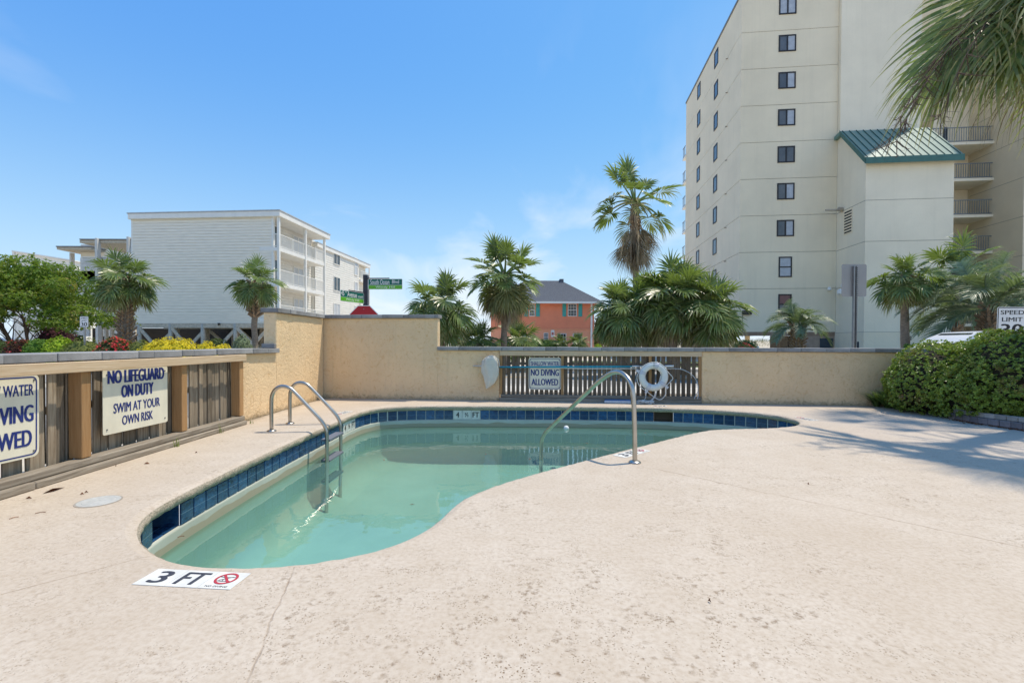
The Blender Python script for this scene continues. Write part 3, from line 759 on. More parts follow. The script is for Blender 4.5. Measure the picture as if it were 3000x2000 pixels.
rp = [(0, 0.004), (0.003, .25), (.008, .5), (.0155, .68), (.03, .775), (.065, .85), (.12, .893), (.175, .888), (.235, .845), (.35, .72), (.6, .40), (.88, .035), (.935, -.05), (.965, -.13), (.975, -.25), (.98, -.6), (.985, -1.2)]
MB().tube(catmull([(dirx*t_, diry*t_, z) for t_, z in rp], 5), .0245, 14).build('rail', steel_m, gr_, True); flange(0, 0, gr_)

# ------------------------------------------------------------------ skimmer lid, drain lids, deck litter
lidm = M('lid_plastic', (.47, .46, .42), .6, 26, .12, .4, 120)
ld = thing('skimmer_hatch', 'round white skimmer hatch set flush in the deck', 'hatch', (*gnd(289.5, 1468), 0))
MB().lathe([(.131, .0015), (.131, .004), (.128, .005), (.105, .005), (.103, .0035), (.099, .0035), (.097, .005), (.012, .005), (.010, .0035), (.0, .0035)], 40).build('cover', lidm, ld)
MB().lathe([(.142, .001), (.142, .003), (.1325, .003)], 40).build('collar', M('lid_rim', (.36, .31, .25), .9), ld)
leafm = M('dry_leaf', (.20, .075, .03), .8, 20, .3, rand=.4)
rr = random.Random(3)
for i, (px, py, l) in enumerate(((158, 1437, .085), (430, 1359, .03), (340, 1365, .02), (84, 1461, .02), (240, 1449, .014), (253, 1444, .014), (575, 1327, .015), (2079, 1764, .012), (2368, 1419, .014))):
    q = gnd(px, py); o = thing('fallen_leaf', {0: 'largest curled reddish fallen leaf lying on the deck between fence and skimmer lid'}.get(i, 'small dark bit of leaf litter on the bare deck'), 'leaf', (q[0], q[1], 0), rr.uniform(0, 6), None if i == 0 else 'leaf litter on the deck')
    MB().quad((-l, 0, .003), (-l*.2, -l*.28, .012), (l, 0, .004), (-l*.1, l*.28, .006)).add([(-l, 0, .003), (-l*.1, l*.28, .006), (-l*.1, 0, .022), (l, 0, .004)], [(0, 2, 1), (1, 2, 3)]).build('blade', leafm, o)
for i, (a, b_) in enumerate((((103, 1505), (134, 1500)), ((27, 1521), (55, 1514)), ((520, 1575), (540, 1571)))):
    p_, q_ = gnd(*a), gnd(*b_); tag(MB().tube(catmull([(p_[0], p_[1], .004), ((p_[0]+q_[0])/2, (p_[1]+q_[1])/2+.006, .006), (q_[0], q_[1], .003)], 4), .0022, 5).build('twig', leafm), 'thin brown twig lying on the deck near the skimmer lid', 'twig', 'twigs on the deck')

# ------------------------------------------------------------------ weeds at the fence foot
weed_m = M_leaf('weed', (.10, .16, .03), (.20, .22, .06), trans=.3)
def tuft(n, h, seed, wid=.006, spread=.4, bend=.5):
    r_ = random.Random(seed); mb = MB()
    for _ in range(n):
        a = r_.uniform(0, 2*pi); hh = h*r_.uniform(.6, 1.1); sp_ = spread*r_.uniform(.2, 1); d = Vector((cos(a), sin(a), 0)); s_ = Vector((-sin(a), cos(a), 0))*wid
        p_ = Vector((r_.uniform(-.03, .03), r_.uniform(-.03, .03), 0)); prev = (p_-s_, p_+s_)
        for k in (1, 2, 3, 4):
            t_ = k/4; c_ = p_ + d*(sp_*hh*t_*(1+bend*t_)) + Vector((0, 0, hh*(t_ - bend*.55*t_*t_))); w_ = s_*(1-t_*.95)
            mb.quad(prev[0], prev[1], c_+w_, c_-w_); prev = (c_-w_, c_+w_)
    return mb
for i, (px, py, h, n) in enumerate(((592, 1268, .18, 5), (468, 1308, .16, 9), (684, 1240, .09, 7))):
    q = gnd(px, py); o = tuft(n, h, 40+i, .005, .3).build('weed_tuft', weed_m, loc=(max(q[0], -3.84), q[1], 0)); tag(o, 'wispy green weed growing at the foot of the left fence timbers', 'weed', 'weeds along the left fence')

# ------------------------------------------------------------------ pool tools on the back fence
def bp(px, py, v=-.07):
    u_, z_ = plane_hit(px, py, B0, BA, v); q = bw(u_, v); return Vector((q[0], q[1], z_))
teal_m = M('teal_pole', (.0, .30, .42), .35, 3, .08); alu_m = M('pale_aluminium', (.62, .62, .60), .4, 5, .1, metal=.35)
P0 = bp(1463, 1075); pl = thing('pool_pole', 'long turquoise telescopic pole hung level across the back fence', 'pole', P0)
d_ = lambda q: tuple(q - P0)
MB().tube([d_(bp(1463, 1075)), d_(bp(1660, 1074)), d_(bp(1853, 1073.2))], .0165, 10).build('outer_tube', teal_m, pl, True)
MB().tube([d_(bp(1852, 1073.2)), d_(bp(1871, 1072.8))], .021, 10).build('clamp', alu_m, pl, True)
MB().tube([d_(bp(1870, 1072.8)), d_(bp(1950, 1072.3))], .013, 10).build('inner_tube', alu_m, pl, True)
MB().tube([d_(bp(1948, 1072.3)), d_(bp(1974, 1072))], .019, 10).build('grip', white_m, pl, True)
P0 = bp(1386, 1072, -.05); p2 = thing('pool_pole', 'plain aluminium pole below the turquoise pole, its end past the white net', 'pole', P0)
MB().tube([d_(bp(1386, 1071.5, -.05)), d_(bp(1700, 1079, -.05)), d_(bp(1976, 1079.5, -.05))], .0135, 10).build('tube', alu_m, p2, True)
# skimmer net
net_m, N_, L_, P_ = nodes('net_mesh'); P_.inputs['Base Color'].default_value = (.72, .68, .58, 1); P_.inputs['Roughness'].default_value = .8
tr_ = N_.new('ShaderNodeBsdfTransparent'); ms_ = N_.new('ShaderNodeMixShader'); b_n = NB(N_, L_)
L_.new(b_n.m('ADD', b_n.m('MULTIPLY', b_n.noise(b_n.coord(), 9, 4), .25), .05), ms_.inputs[0]); L_.new(P_.outputs[0], ms_.inputs[1]); L_.new(tr_.outputs[0], ms_.inputs[2]); L_.new(ms_.outputs[0], N_['Material Output'].inputs[0])
NC = bp(1440, 1042, -.12); nt_ = thing('skimmer_net', 'white mesh skimmer net bag hanging on the wall left of the fence', 'net', NC, BA)
mb = MB(); prof = [(0, .02), (-.01, .06), (-.04, .105), (-.10, .145), (-.19, .165), (-.28, .172), (-.36, .165), (-.42, .135), (-.50, .115), (-.56, .085), (-.62, .045), (-.675, .01)]
n = 30; rn = random.Random(4)
for j, (z, w_) in enumerate(prof):
    cxn = .0 if z > -.3 else (-.3-z)*(-.28)
    for k in range(n):
        a = 2*pi*k/n; fold = 1 + .16*sin(5*a + z*6) + .07*sin(11*a - z*9)
        mb.v.append((cxn + w_*cos(a)*fold + (.03*sin(z*9)), .055*sin(a)*fold*(1 if w_ > .08 else .5) - .01, z + (.03*sin(2*a) if -.65 < z < -.3 else 0)))
for j in range(len(prof)-1):
    for k in range(n): k2 = (k+1) % n; mb.f.append((j*n+k, j*n+k2, (j+1)*n+k2, (j+1)*n+k))
mb.build('bag', net_m, nt_, True)
MB().tube(catmull([(-.165, -.02, -.22), (-.15, -.03, -.09), (-.08, -.035, -.02), (0, -.035, .004), (.08, -.035, -.02), (.15, -.03, -.09), (.165, -.02, -.22)], 5), .006, 6).build('rim', alu_m, nt_, True)
# life ring
RC = bp(1914, 1103, -.13); lr = thing('life_ring', 'white foam life ring with grab line hung on the back fence', 'life ring', RC, BA)
ringm = M('ring_foam', (.76, .75, .70), .55, 8, .06); strapm = M('strap_white', (.60, .59, .62), .8, 30, .1); ropem = M('rope_white', (.72, .70, .66), .85, 40, .15)
RM, rm = .222, .068
def torus(mb, R_, r_, a0=0, a1=2*pi, n=48, m=14, sq=1.0):
    full = a1 - a0 > 6.2; b0 = len(mb.v); cnt = n if full else n+1
    for i in range(cnt):
        a = a0 + (a1-a0)*i/n
        for k in range(m):
            q = 2*pi*k/m; rad = R_ + r_*cos(q); mb.v.append((rad*cos(a), r_*sin(q)*sq, rad*sin(a)))
    for i in range(n):
        j = (i+1) % cnt
        for k in range(m): k2 = (k+1) % m; mb.f.append((b0+i*m+k, b0+i*m+k2, b0+j*m+k2, b0+j*m+k))
    return mb
torus(MB(), RM, rm, sq=.8).build('ring_body', ringm, lr, True)
for a in (75, 160, 245, 322): torus(MB(), RM, rm+.004, radians(a-9), radians(a+9), 6, 14, .82).build('strap', strapm, lr, True)
for a in (160, 245, 322):
    q = (RM+rm+.02); MB().beam((q*cos(radians(a))*.9, -.02, q*sin(radians(a))*.9), (q*cos(radians(a))*1.16, -.03, q*sin(radians(a))*1.16), .008, .05).build('strap_tail', strapm, lr)
gl_pts = []
for (a, rad) in ((75, .30), (100, .285), (130, .29), (160, .30), (185, .325), (215, .33), (245, .315), (262, .36), (285, .47), (303, .42), (322, .31), (345, .34), (358, .37), (20, .29), (45, .285), (70, .30)):
    gl_pts.append((rad*cos(radians(a)), -.03, rad*sin(radians(a))))
MB().tube(catmull(gl_pts, 5), .0075, 6).build('grab_line', ropem, lr, True)
MB().beam((-.005, -.085, .20), (-.005, -.085, .36), .006, .012).build('hook', black_m, lr)
MB().tube([(0, -.08, .15), (.0, -.085, .02), (-.01, -.08, .15)], .004, 5).build('hook_bar', black_m, lr)
RP = bp(1890, 1169, -.16); rp_ = thing('throw_rope', 'white throw rope coiled on the deck and rising through the life ring', 'rope', (RP.x, RP.y, 0), BA)
pts = []
rn = random.Random(9)
for k in range(70):
    a = k*.62; r_ = .055 + .05*sin(k*1.7); pts.append((r_*1.9*cos(a) + .02*sin(k), -.03 + r_*.8*sin(a), .012 + .055*k/70 + .006*sin(k*2.1)))
MB().tube(catmull(pts, 3), .0065, 5).build('coil', ropem, rp_, True)
for dx in (0, .022):
    MB().tube(catmull([(.05+dx, -.02, .03), (.16+dx, 0, .12), (.20+dx, .01, .24), (.21+dx, .02, .33), (.27+dx, .01, .44), (.30+dx*.5, .02, .56)], 5), .0065, 5).build('rope_run', ropem, rp_, True)
MB().tube(catmull([(-.06, -.02, .06), (.0, 0, .10), (.02, .01, .2), (.03, .015, .42)], 5), .0055, 5).build('rope_run', ropem, rp_, True)
BP_ = bp(1800, 1172, -.16); br = thing('pool_brush', 'blue and white pool brush head lying at the foot of the back fence', 'brush', (BP_.x, BP_.y, 0), BA)
blue_m = M('brush_blue', (.05, .14, .34), .5)
MB().box(-.19, .32, -.02, .03, .055, .075, .008).build('back', blue_m, br)
mb = MB().box(-.20, .32, -.025, .035, .002, .053, .012); mb.build('bristles', M('bristle_white', (.62, .63, .66), .9, 60, .2), br)
H0 = bp(1976, 1080, -.07); hz = thing('clear_hose', 'thin clear hose curving down from the poles to the deck', 'hose', H0)
hm = M('hose_clear', (.42, .45, .47), .25, 6, .1, spec=.7)
for dv, px in ((0, 2035), (-.02, 2043)):
    MB().tube(catmull([d_2 for d_2 in [tuple(bp(x, y, -.07+dv)-H0) for x, y in ((1976, 1080), (1995, 1081), (2018, 1091), (2035, 1106), (2044, 1125), (2045, 1145), (2038 if dv == 0 else 2046, 1158), (px-1, 1168))]], 5), .008, 6).build('tube', hm, hz, True)
# floating chlorine ball and small things on the water
ball = gnd(1659, 1256, -.41)
fb_ = thing('floating_ball', 'white ball floating on the pool water behind the grab rail', 'ball', (ball[0], ball[1], -.41))
mb = MB(); mb.lathe([(.001, -.05)] + [(.052*sin(a*pi/10), -.052*cos(a*pi/10)+.012) for a in range(1, 10)] + [(.001, .064)], 18).build('shell', white_m, fb_, True)
for i, (px, py) in enumerate(((1028, 1282), (1424, 1330), (1719, 1298), (1552, 1344), (1125, 1347), (1208, 1477), (700, 1434), (1890, 1268))):
    q = gnd(px, py, -.408); o = MB().quad((-.03, 0, 0), (-.005, -.011, .003), (.028, 0, 0), (0, .011, .002)).build('floating_leaf', leafm, loc=(q[0], q[1], -.406)); o.rotation_euler = (0, 0, i*1.3)
    tag(o, 'tiny dry leaf floating on the pool water', 'leaf', 'leaves floating on the pool')

# return fittings on the pool wall and the main drain on the floor
fit_m = M('fitting_white', (.72, .73, .70), .5)
for (px, py, z) in ((1137, 1352, -1.115), (1272, 1309, -1.115)):
    q = gnd(px, py, z); t = thing('drain_cover', 'round white drain cover on the pool floor', 'drain', (q[0], q[1], z), 0, 'drain covers on the pool floor')
    MB().lathe([(.11, 0), (.11, .012), (.095, .02), (.03, .02), (.02, .014)], 24).build('cover', fit_m, t)

# ------------------------------------------------------------------ buildings
def M_siding(name, col):
    return M(name, col, .6, 1.2, .07, stretch=(1, 1, 6))
sid_m = M_siding('vinyl_siding', (.86, .79, .67)); sid2_m = M_siding('vinyl_siding_light', (.82, .79, .72)); trim_m = M('white_trim', (.82, .80, .75), .6, 2, .05)
wooddk_m = M('weathered_timber', (.52, .46, .37), .85, 6, .2, stretch=(1, 1, 1)); shak_m = M('cedar_shake', (.62, .60, .56), .85, 2.5, .12)
glass_m = M_glass('window_glass', (.035, .045, .05)); blind_m = M('window_blind', (.50, .52, .54), .35, 3, .1, spec=.6)
def siding(mb, axis, a0, a1, c, z0, z1, pitch=.115, out=-1):
    """lapped courses: axis 'x' -> wall in the xz plane at y=c facing out*y; 'y' -> wall in the yz plane at x=c facing out*x"""
    z = z0
    while z < z1 - .01:
        zt = min(z+pitch, z1); o0, o1 = c + out*.05, c
        P = (lambda a, o, h: (a, o, h)) if axis == 'x' else (lambda a, o, h: (o, a, h))
        zl = z+.016; mb.quad(P(a0, o0, zl), P(a1, o0, zl), P(a1, o0-out*.01, zt), P(a0, o0-out*.01, zt)); mb.quad(P(a0, c, zl), P(a1, c, zl), P(a1, o0, zl), P(a0, o0, zl)); mb.quad(P(a0, c, zt), P(a1, c, zt), P(a1, o0, zt), P(a0, o0, zt))
        z = zt
    return mb
def window(par, axis, a, c, z, w, h, out, frame=.06, split='v', fm=None, gm_=None, name='window', gm2=None):
    """frame with its pane(s) as sub-parts on a wall; a,z is the centre"""
    P = (lambda mb, a0, a1, d0, d1, z0, z1: mb.box(a0, a1, min(c+out*d0, c+out*d1), max(c+out*d0, c+out*d1), z0, z1)) if axis == 'x' else \
        (lambda mb, a0, a1, d0, d1, z0, z1: mb.box(min(c+out*d0, c+out*d1), max(c+out*d0, c+out*d1), a0, a1, z0, z1))
    mb = MB(); x0, x1, z0, z1 = a-w/2, a+w/2, z-h/2, z+h/2
    P(mb, x0, x1, -.05, .05, z0, z0+frame); P(mb, x0, x1, -.05, .05, z1-frame, z1); P(mb, x0, x0+frame, -.05, .048, z0+frame, z1-frame); P(mb, x1-frame, x1, -.05, .048, z0+frame, z1-frame)
    if split == 'v': P(mb, a-frame*.6, a+frame*.6, -.05, .042, z0+frame, z1-frame)
    elif split: P(mb, x0+frame, x1-frame, -.05, .042, z-frame*.5, z+frame*.5)
    f = mb.build(name, fm or trim_m, par)
    if split == 'v':
        for (p0, p1, gg) in ((x0+frame, a-frame*.6, gm_), (a+frame*.6, x1-frame, gm2 or gm_)):
            q = MB(); P(q, p0+.001, p1-.001, -.02, .018, z0+frame+.001, z1-frame-.001); q.build('pane', gg or glass_m, f)
    elif split:
        for (p0, p1, gg) in ((z0+frame, z-frame*.5, gm_), (z+frame*.5, z1-frame, gm2 or gm_)):
            q = MB(); P(q, x0+frame+.001, x1-frame-.001, -.02, .018, p0+.001, p1-.001); q.build('pane', gg or glass_m, f)
    else:
        q = MB(); P(q, x0+frame+.001, x1-frame-.001, -.02, .018, z0+frame+.001, z1-frame-.001); q.build('pane', gm_ or glass_m, f)
    return f
def railing(par, p, q, z0, h, mt, pitch=.115, mid=None, bal=.02):
    """top rail, bottom rail and balusters between two points, one part with its bars"""
    p, q = Vector((*p, 0)), Vector((*q, 0)); L_ = (q-p).length; d = (q-p)/L_; up = Vector((0, 0, 1))
    mb = MB(); mb.beam(p+up*(z0+h), q+up*(z0+h), .06, .05); mb.beam(p+up*(z0+.09), q+up*(z0+.09), .04, .05)
    r_ = mb.build('railing', mt, par)
    mb = MB(); k = pitch
    while k < L_-.03:
        c_ = p + d*k; mb.beam(c_+up*(z0+.09), c_+up*(z0+h-.02), bal, bal); k += pitch
    o = mb.build('balusters', mt, r_); o['kind'] = 'stuff'
    return r_

# --- white three-storey building on piles
AB = radians(-4.7)
apt = thing('apartment_building', 'white sided three-storey apartment building on timber piles with stacked balconies', 'building', (-18.05, 37.0, 0), AB)
ZB, ZR = 2.65, 10.85
wall = MB().box(-12.1, -1.55, .03, 12, ZB, ZR); wall.box(-1.549, -.55, .03, .18, ZB, ZR); wall.box(-12.0, -1.551, 12.01, 21.2, ZB, 10.2); wall.build('wall', sid_m, apt)
sd = siding(MB(), 'x', -12.1, -.55, .03, ZB, ZR, .225, -1); o = sd.build('siding', sid_m, apt); o['kind'] = 'stuff'
sd = siding(MB(), 'y', .18, 8.0, -1.55, ZB, ZR, .225, 1); o = sd.build('siding', sid2_m, apt); o['kind'] = 'stuff'
MB().box(-3.0, -1.25, 8.05, 18.4, ZB, 10.25).build('wall', sid2_m, apt)
sd = siding(MB(), 'y', 8.05, 18.4, -1.25, ZB, 10.25, .225, 1); siding(sd, 'x', -3.0, -1.25, 8.05, ZB, 10.25, .225, -1); o = sd.build('siding', sid2_m, apt); o['kind'] = 'stuff'
MB().box(-.56, -.40, -.012, .19, ZB-.02, ZR).build('corner_board', trim_m, apt); MB().box(-12.2, -12.04, -.012, .05, ZB-.02, ZR).build('corner_board', trim_m, apt)
MB().box(-12.3, .22, -.22, 8.2, ZR, ZR+.42, .02).build('roof', trim_m, apt)
MB().box(-12.34, .26, -.26, 8.24, ZR+.421, ZR+.50).build('roof_edge', M('roof_flashing', (.46, .47, .48), .5), apt)
MB().box(-12.2, -1.05, 8.25, 21.5, 10.25, 10.62, .02).build('roof', trim_m, apt)
MB().box(-12.2, -1.02, 8.26, 21.53, 10.621, 10.69).build('roof_edge', M('roof_flashing2', (.46, .47, .48), .5), apt)
for k, z in enumerate((2.94, 5.68, 8.41)):
    MB().box(-1.54, .04, -.03, 7.55, z-.17, z+.13, .01).build('balcony_slab', trim_m, apt)
    railing(apt, (-.40, .02), (-.06, .02), z+.13, 1.0, trim_m); railing(apt, (0, .1), (0, 3.93), z+.13, 1.0, trim_m); railing(apt, (0, 4.07), (0, 7.4), z+.13, 1.0, trim_m)
    for y_ in (2.0, 5.8): MB().box(-.04, .04, y_-.04, y_+.04, z+.13, z+1.16).build('rail_post', trim_m, apt)
    window(apt, 'y', 1.35, -1.49, z+1.35, 2.0, 1.9, 1, .08, 'v')
    window(apt, 'y', 5.6, -1.49, z+1.15, 1.7, 2.0, 1, .08, 'v', gm_=blind_m)
    window(apt, 'y', 12.6, -1.19, z+1.55, 1.5, 1.5, 1, .07, 'v', gm_=blind_m if k == 0 else None); window(apt, 'y', 17.5, -1.19, z+1.4, .9, 2.0, 1, .07, 'h', gm_=blind_m)
    MB().box(-3.0, -1.0, 18.45, 21.2, z-.17, z+.1, .01).build('balcony_slab', trim_m, apt); railing(apt, (-1.05, 18.5), (-1.05, 21.1), z+.1, 1.0, trim_m)
for y_ in (.0, 4.0, 7.45): MB().box(-.09, .09, y_-.06, y_+.12, .0, ZR-.002).build('column', trim_m, apt)
MB().box(-1.1, -.98, 21.05, 21.17, 0, 10.24).build('column', trim_m, apt)
MB().box(-12.15, -.2, -.06, .16, 2.30, ZB-.004).build('beam', wooddk_m, apt)
MB().box(-12.1, -.3, 3.0, 3.2, 2.30, ZB-.004).build('beam', wooddk_m, apt)
for yy, xs_ in ((.05, (-11.6, -8.95, -6.25, -3.55, -.9)), (3.1, (-10.9, -8.2, -5.5, -2.9)), (7.0, (-11.3, -8.6, -5.9, -3.2))):
    for x_ in xs_: MB().tube([(x_, yy, -.1), (x_, yy, 2.62)], .16, 10).build('pile', wooddk_m, apt, True)
for (xa, xb, za_, zb_, yy) in ((-11.55, -9.6, 2.3, .2, -.02), (-9.0, -11.0, 1.9, .0, .10), (-8.9, -7.0, 2.4, .2, -.02), (-6.3, -8.2, 2.0, .1, .12), (-3.5, -1.4, 2.4, .3, -.02), (-3.6, -5.6, 2.2, .2, .12), (-1.0, -2.9, 2.2, .2, .12), (-8.2, -5.6, 2.3, .2, 3.1), (-5.4, -2.9, 2.3, .2, 3.1)):
    MB().beam((xa, yy, za_), (xb, yy, zb_), .10, .24).build('brace', wooddk_m, apt)
MB().box(-27, -1, 11.0, 11.2, 0, 2.6).build('shade_screen', M('underfloor_shade', (.04, .035, .03), .9), apt)  # dark sheet standing in for the shade under the raised floor
MB().lathe([(.05, 0), (.09, .10), (.09, .18)], 10, (-4.8, -.14, 2.5), 'Z').build('floodlight', black_m, apt)
# --- timber walkway wing behind it
wk = thing('walkway_building', 'open timber walkway wing with flat roofs and shake-clad parapets behind the crape myrtle', 'building', (-37.0, 44, 0))
def wbx(name, a, b_, Y0, Y1, mt, par=wk):
    """box whose near face spans two surveyed corners at depth Y0"""
    p_, q_ = at(*a, Y0), at(*b_, Y0); o_ = par.location
    return MB().box(min(p_.x, q_.x)-o_.x, max(p_.x, q_.x)-o_.x, Y0-o_.y, Y1-o_.y, min(p_.z, q_.z)-o_.z, max(p_.z, q_.z)-o_.z, .01).build(name, mt, par)
wbx('roof', (233, 703), (396, 712), 42.0, 48.5, wooddk_m); wbx('roof_edge', (232, 699), (396, 702.5), 41.9, 48.6, grey_m)
wbx('roof', (166, 724), (268, 731), 46.0, 55.0, wooddk_m); wbx('roof_edge', (163, 720), (269, 723.7), 45.9, 55.1, grey_m)
for (x0, x1, yt) in ((277, 287, 697), (370, 379, 693)): wbx('column', (x0, yt), (x1, 1015), 41.7, 42.1, shak_m)
wbx('column', (203, 740), (211, 1010), 47.0, 47.4, shak_m)
wbx('fascia_beam', (287, 713), (372, 716), 43.0, 43.3, wooddk_m)
for (x0, x1, y0, y1, Y0) in ((236, 392, 755, 793, 42.2), (236, 392, 838, 872, 42.2), (286, 392, 919, 958, 42.2), (130, 240, 838, 880, 46.2), (120, 262, 963, 985, 45), (60, 240, 905, 950, 46.2)):
    pnl = wbx('parapet', (x0, y0), (x1, y1), Y0, Y0+.15, shak_m)
    n_ = 4; bb = pnl.data.vertices; zs_ = [v.co.z for v in bb]; xs2 = [v.co.x for v in bb]; ys2 = min(v.co.y for v in bb); mb = MB()
    rs = random.Random(x0+y0); H_ = (max(zs_)-min(zs_))/n_
    for k in range(n_):     # staggered shakes
        x_ = min(xs2)
        while x_ < max(xs2)-.05:
            w_ = min(rs.uniform(.25, .5), max(xs2)-x_); zz0 = min(zs_)+k*H_; mb.box(x_+.004, x_+w_-.004, ys2-.03-rs.uniform(0, .012), ys2-.004, zz0, zz0+H_-.012); x_ += w_
    o = mb.build('shakes', shak_m, wk); o['kind'] = 'stuff'
    wbx('parapet_cap', (x0, y0-3), (x1, y0-.3), Y0-.06, Y0+.2, trim_m)
for (x0, x1, y0, y1) in ((236, 396, 716, 762), (286, 396, 880, 925), (100, 396, 793, 838)): wbx('rear_wall', (x0, y0), (x1, y1+60), 47.5, 47.7, sid_m)
wbx('door', (318, 885), (333, 925), 47.3, 47.45, M('brown_door', (.12, .07, .045), .5)); wbx('door', (296, 885), (314, 925), 47.3, 47.45, glass_m)
for x0 in (288, 305, 322, 345, 365): wbx('pile', (x0, 960), (x0+6, 1020), 43.5, 43.8, wooddk_m)
wbx('floor_beam', (286, 958), (392, 965), 42.3, 42.6, wooddk_m)
# --- far white building
c0, c1 = at(44, 735, 62), at(212, 763, 62)
fw = thing('distant_building', 'distant white building with a sloping roof edge just above the crape myrtle', 'building', (c0.x, 62, 0))
LL = c1.x-c0.x
normals_out(MB().prism([(0, 0), (LL, 0), (LL, c1.z-.1), (0, c0.z-.1)], 0, 9, 'Y').build('wall', M('far_white', (.82, .78, .70), .8), fw))
normals_out(MB().prism([(-.25, c0.z-.1), (LL+.2, c1.z-.1), (LL+.2, c1.z+.06), (-.25, c0.z+.06)], -.2, 9.2, 'Y').build('roof_edge', trim_m, fw)); MB().box(-.3, -.01, -.1, .2, 0, c0.z-.1).build('corner_board', trim_m, fw)
window(fw, 'x', 2.5, 0, 6.5, 1.4, 1.4, -1); window(fw, 'x', 6, 0, 6.5, 1.4, 1.4, -1)

# --- coral two-storey house
coral_m = M('coral_stucco', (.80, .27, .155), .9, 1.0, .07, .5, 40); coral2_m = M('coral_stucco_low', (.82, .36, .215), .9, 1.0, .07, .5, 40); shing_m = M_shingle()
ch = thing('coral_house', 'coral two-storey house with grey hip roof and teal shutters behind the palms', 'house', (3.4, 45, 0))
MB().box(-5.4, 4.32, 0, 11, 2.56, 5.05).build('upper_wall', coral_m, ch); MB().box(-5.4, 4.32, .03, 11, 0, 2.50).build('lower_wall', coral2_m, ch); MB().box(-5.44, 4.36, -.05, 11.0, 2.501, 2.559).build('string_course', coral2_m, ch)
rf = MB(); E = [(-6.1, -.65, 5.02), (5.05, -.65, 5.02), (5.05, 11.65, 5.02), (-6.1, 11.65, 5.02)]; R0, R1 = (-2.0, 5.4, 7.75), (1.75, 5.4, 7.75)
rf.quad(E[0], E[1], R1, R0); rf.quad(E[1], E[2], R1); rf.quad(E[2], E[3], R0, R1); rf.quad(E[3], E[0], R0); rf.quad(*reversed(E)); rfo = normals_out(rf.build('roof', shing_m, ch))
rs = random.Random(2)
mb = MB()
for k in range(1, 22):          # shingle courses stand a little proud of each other
    t_ = k/22; a_, b_ = Vector(E[0]).lerp(Vector(R0), t_), Vector(E[1]).lerp(Vector(R1), t_); mb.beam(a_+Vector((0, -.01, .01)), b_+Vector((0, -.01, .01)), .03, .02)
o = mb.build('shingle_courses', shing_m, rfo); o['kind'] = 'stuff'
MB().prism([(1.55, 7.35), (1.95, 7.35), (1.95, 7.85), (1.55, 7.85)], 4.8, 6.0, 'Y').build('gablet', shing_m, ch)
MB().box(-6.14, 5.09, -.72, -.655, 4.86, 5.04).build('gutter', trim_m, ch); MB().box(5.055, 5.12, -.72, 11.7, 4.86, 5.04).build('gutter', trim_m, ch)
MB().box(-6.0, 5.0, -.6, 11.6, 4.98, 5.0).build('soffit', coral2_m, ch)
MB().box(3.98, 4.14, -.12, -.004, 0, 4.9).build('downspout', trim_m, ch)
teal2_m = M('teal_shutter', (.06, .36, .33), .6, 4, .1)
def hx(px): return (px-1500)/FPX*45-3.4
for (x0, x1, z0, z1) in ((1647, 1658, 3.68, 4.9), (1694, 1705, 3.68, 4.9), (1569.6, 1581, 3.68, 4.9), (1536, 1547, 3.68, 4.9)):
    s_ = MB().box(hx(x0), hx(x1), -.06, -.003, z0, z1, .008).build('shutter', teal2_m, ch)
    for zc in (z0+(z1-z0)*.28, z0+(z1-z0)*.74): MB().box(hx(x0)+.05, hx(x1)-.05, -.075, -.061, zc-.24, zc+.24, .004).build('shutter_panel', teal2_m, s_)
for (x0, x1, z0, z1) in ((1663, 1689, 3.7, 4.88), (1550, 1567, 3.7, 4.88), (1593, 1606, 1.35, 2.15), (1633, 1659, .6, 2.1), (1678, 1705, .6, 2.1)):
    w_ = window(ch, 'x', (hx(x0)+hx(x1))/2, 0.03 if z1 < 2.5 else 0, (z0+z1)/2, hx(x1)-hx(x0), z1-z0, -1, .05, 'h')
    mb = MB()
    for q in (1, 2): xx = hx(x0)+(hx(x1)-hx(x0))*q/3; mb.box(xx-.012, xx+.012, -.022, .01, z0+.05, z1-.05)
    for q in (1, 3): zq = z0+(z1-z0)*q/4; mb.box(hx(x0)+.05, hx(x1)-.05, -.0205, .01, zq-.01, zq+.01)
    o = mb.build('muntins', trim_m, w_); o['kind'] = 'stuff'
MB().box(hx(1531), hx(1543), -.06, .028, 0, 2.12, .01).build('door', teal2_m, ch)
MB().box(hx(1614), hx(1624), -.02, .028, 1.75, 2.42).build('notice', trim_m, ch); MB().box(hx(1616), hx(1622), -.026, -.0205, 1.95, 2.2).build('notice_print', M('notice_red', (.45, .12, .10), .6), ch)
MB().box(hx(1544), hx(1546.5), -.14, .028, 1.55, 1.78).build('wall_lamp', black_m, ch)
# timber stair and lattice beside the house
stair_m = M('redwood', (.15, .055, .03), .8, 5, .25)
st = thing('timber_stair', 'dark red timber screen beside the coral house', 'screen', (8.3, 46, 0))
for k in range(9): MB().box(0, 1.9, 0, .05, .25*k, .25*k+.17).build('slat', stair_m, st)
for x_ in (-.06, .9, 1.9): MB().box(x_, x_+.1, .06, .16, 0, 3.0).build('post', stair_m, st)

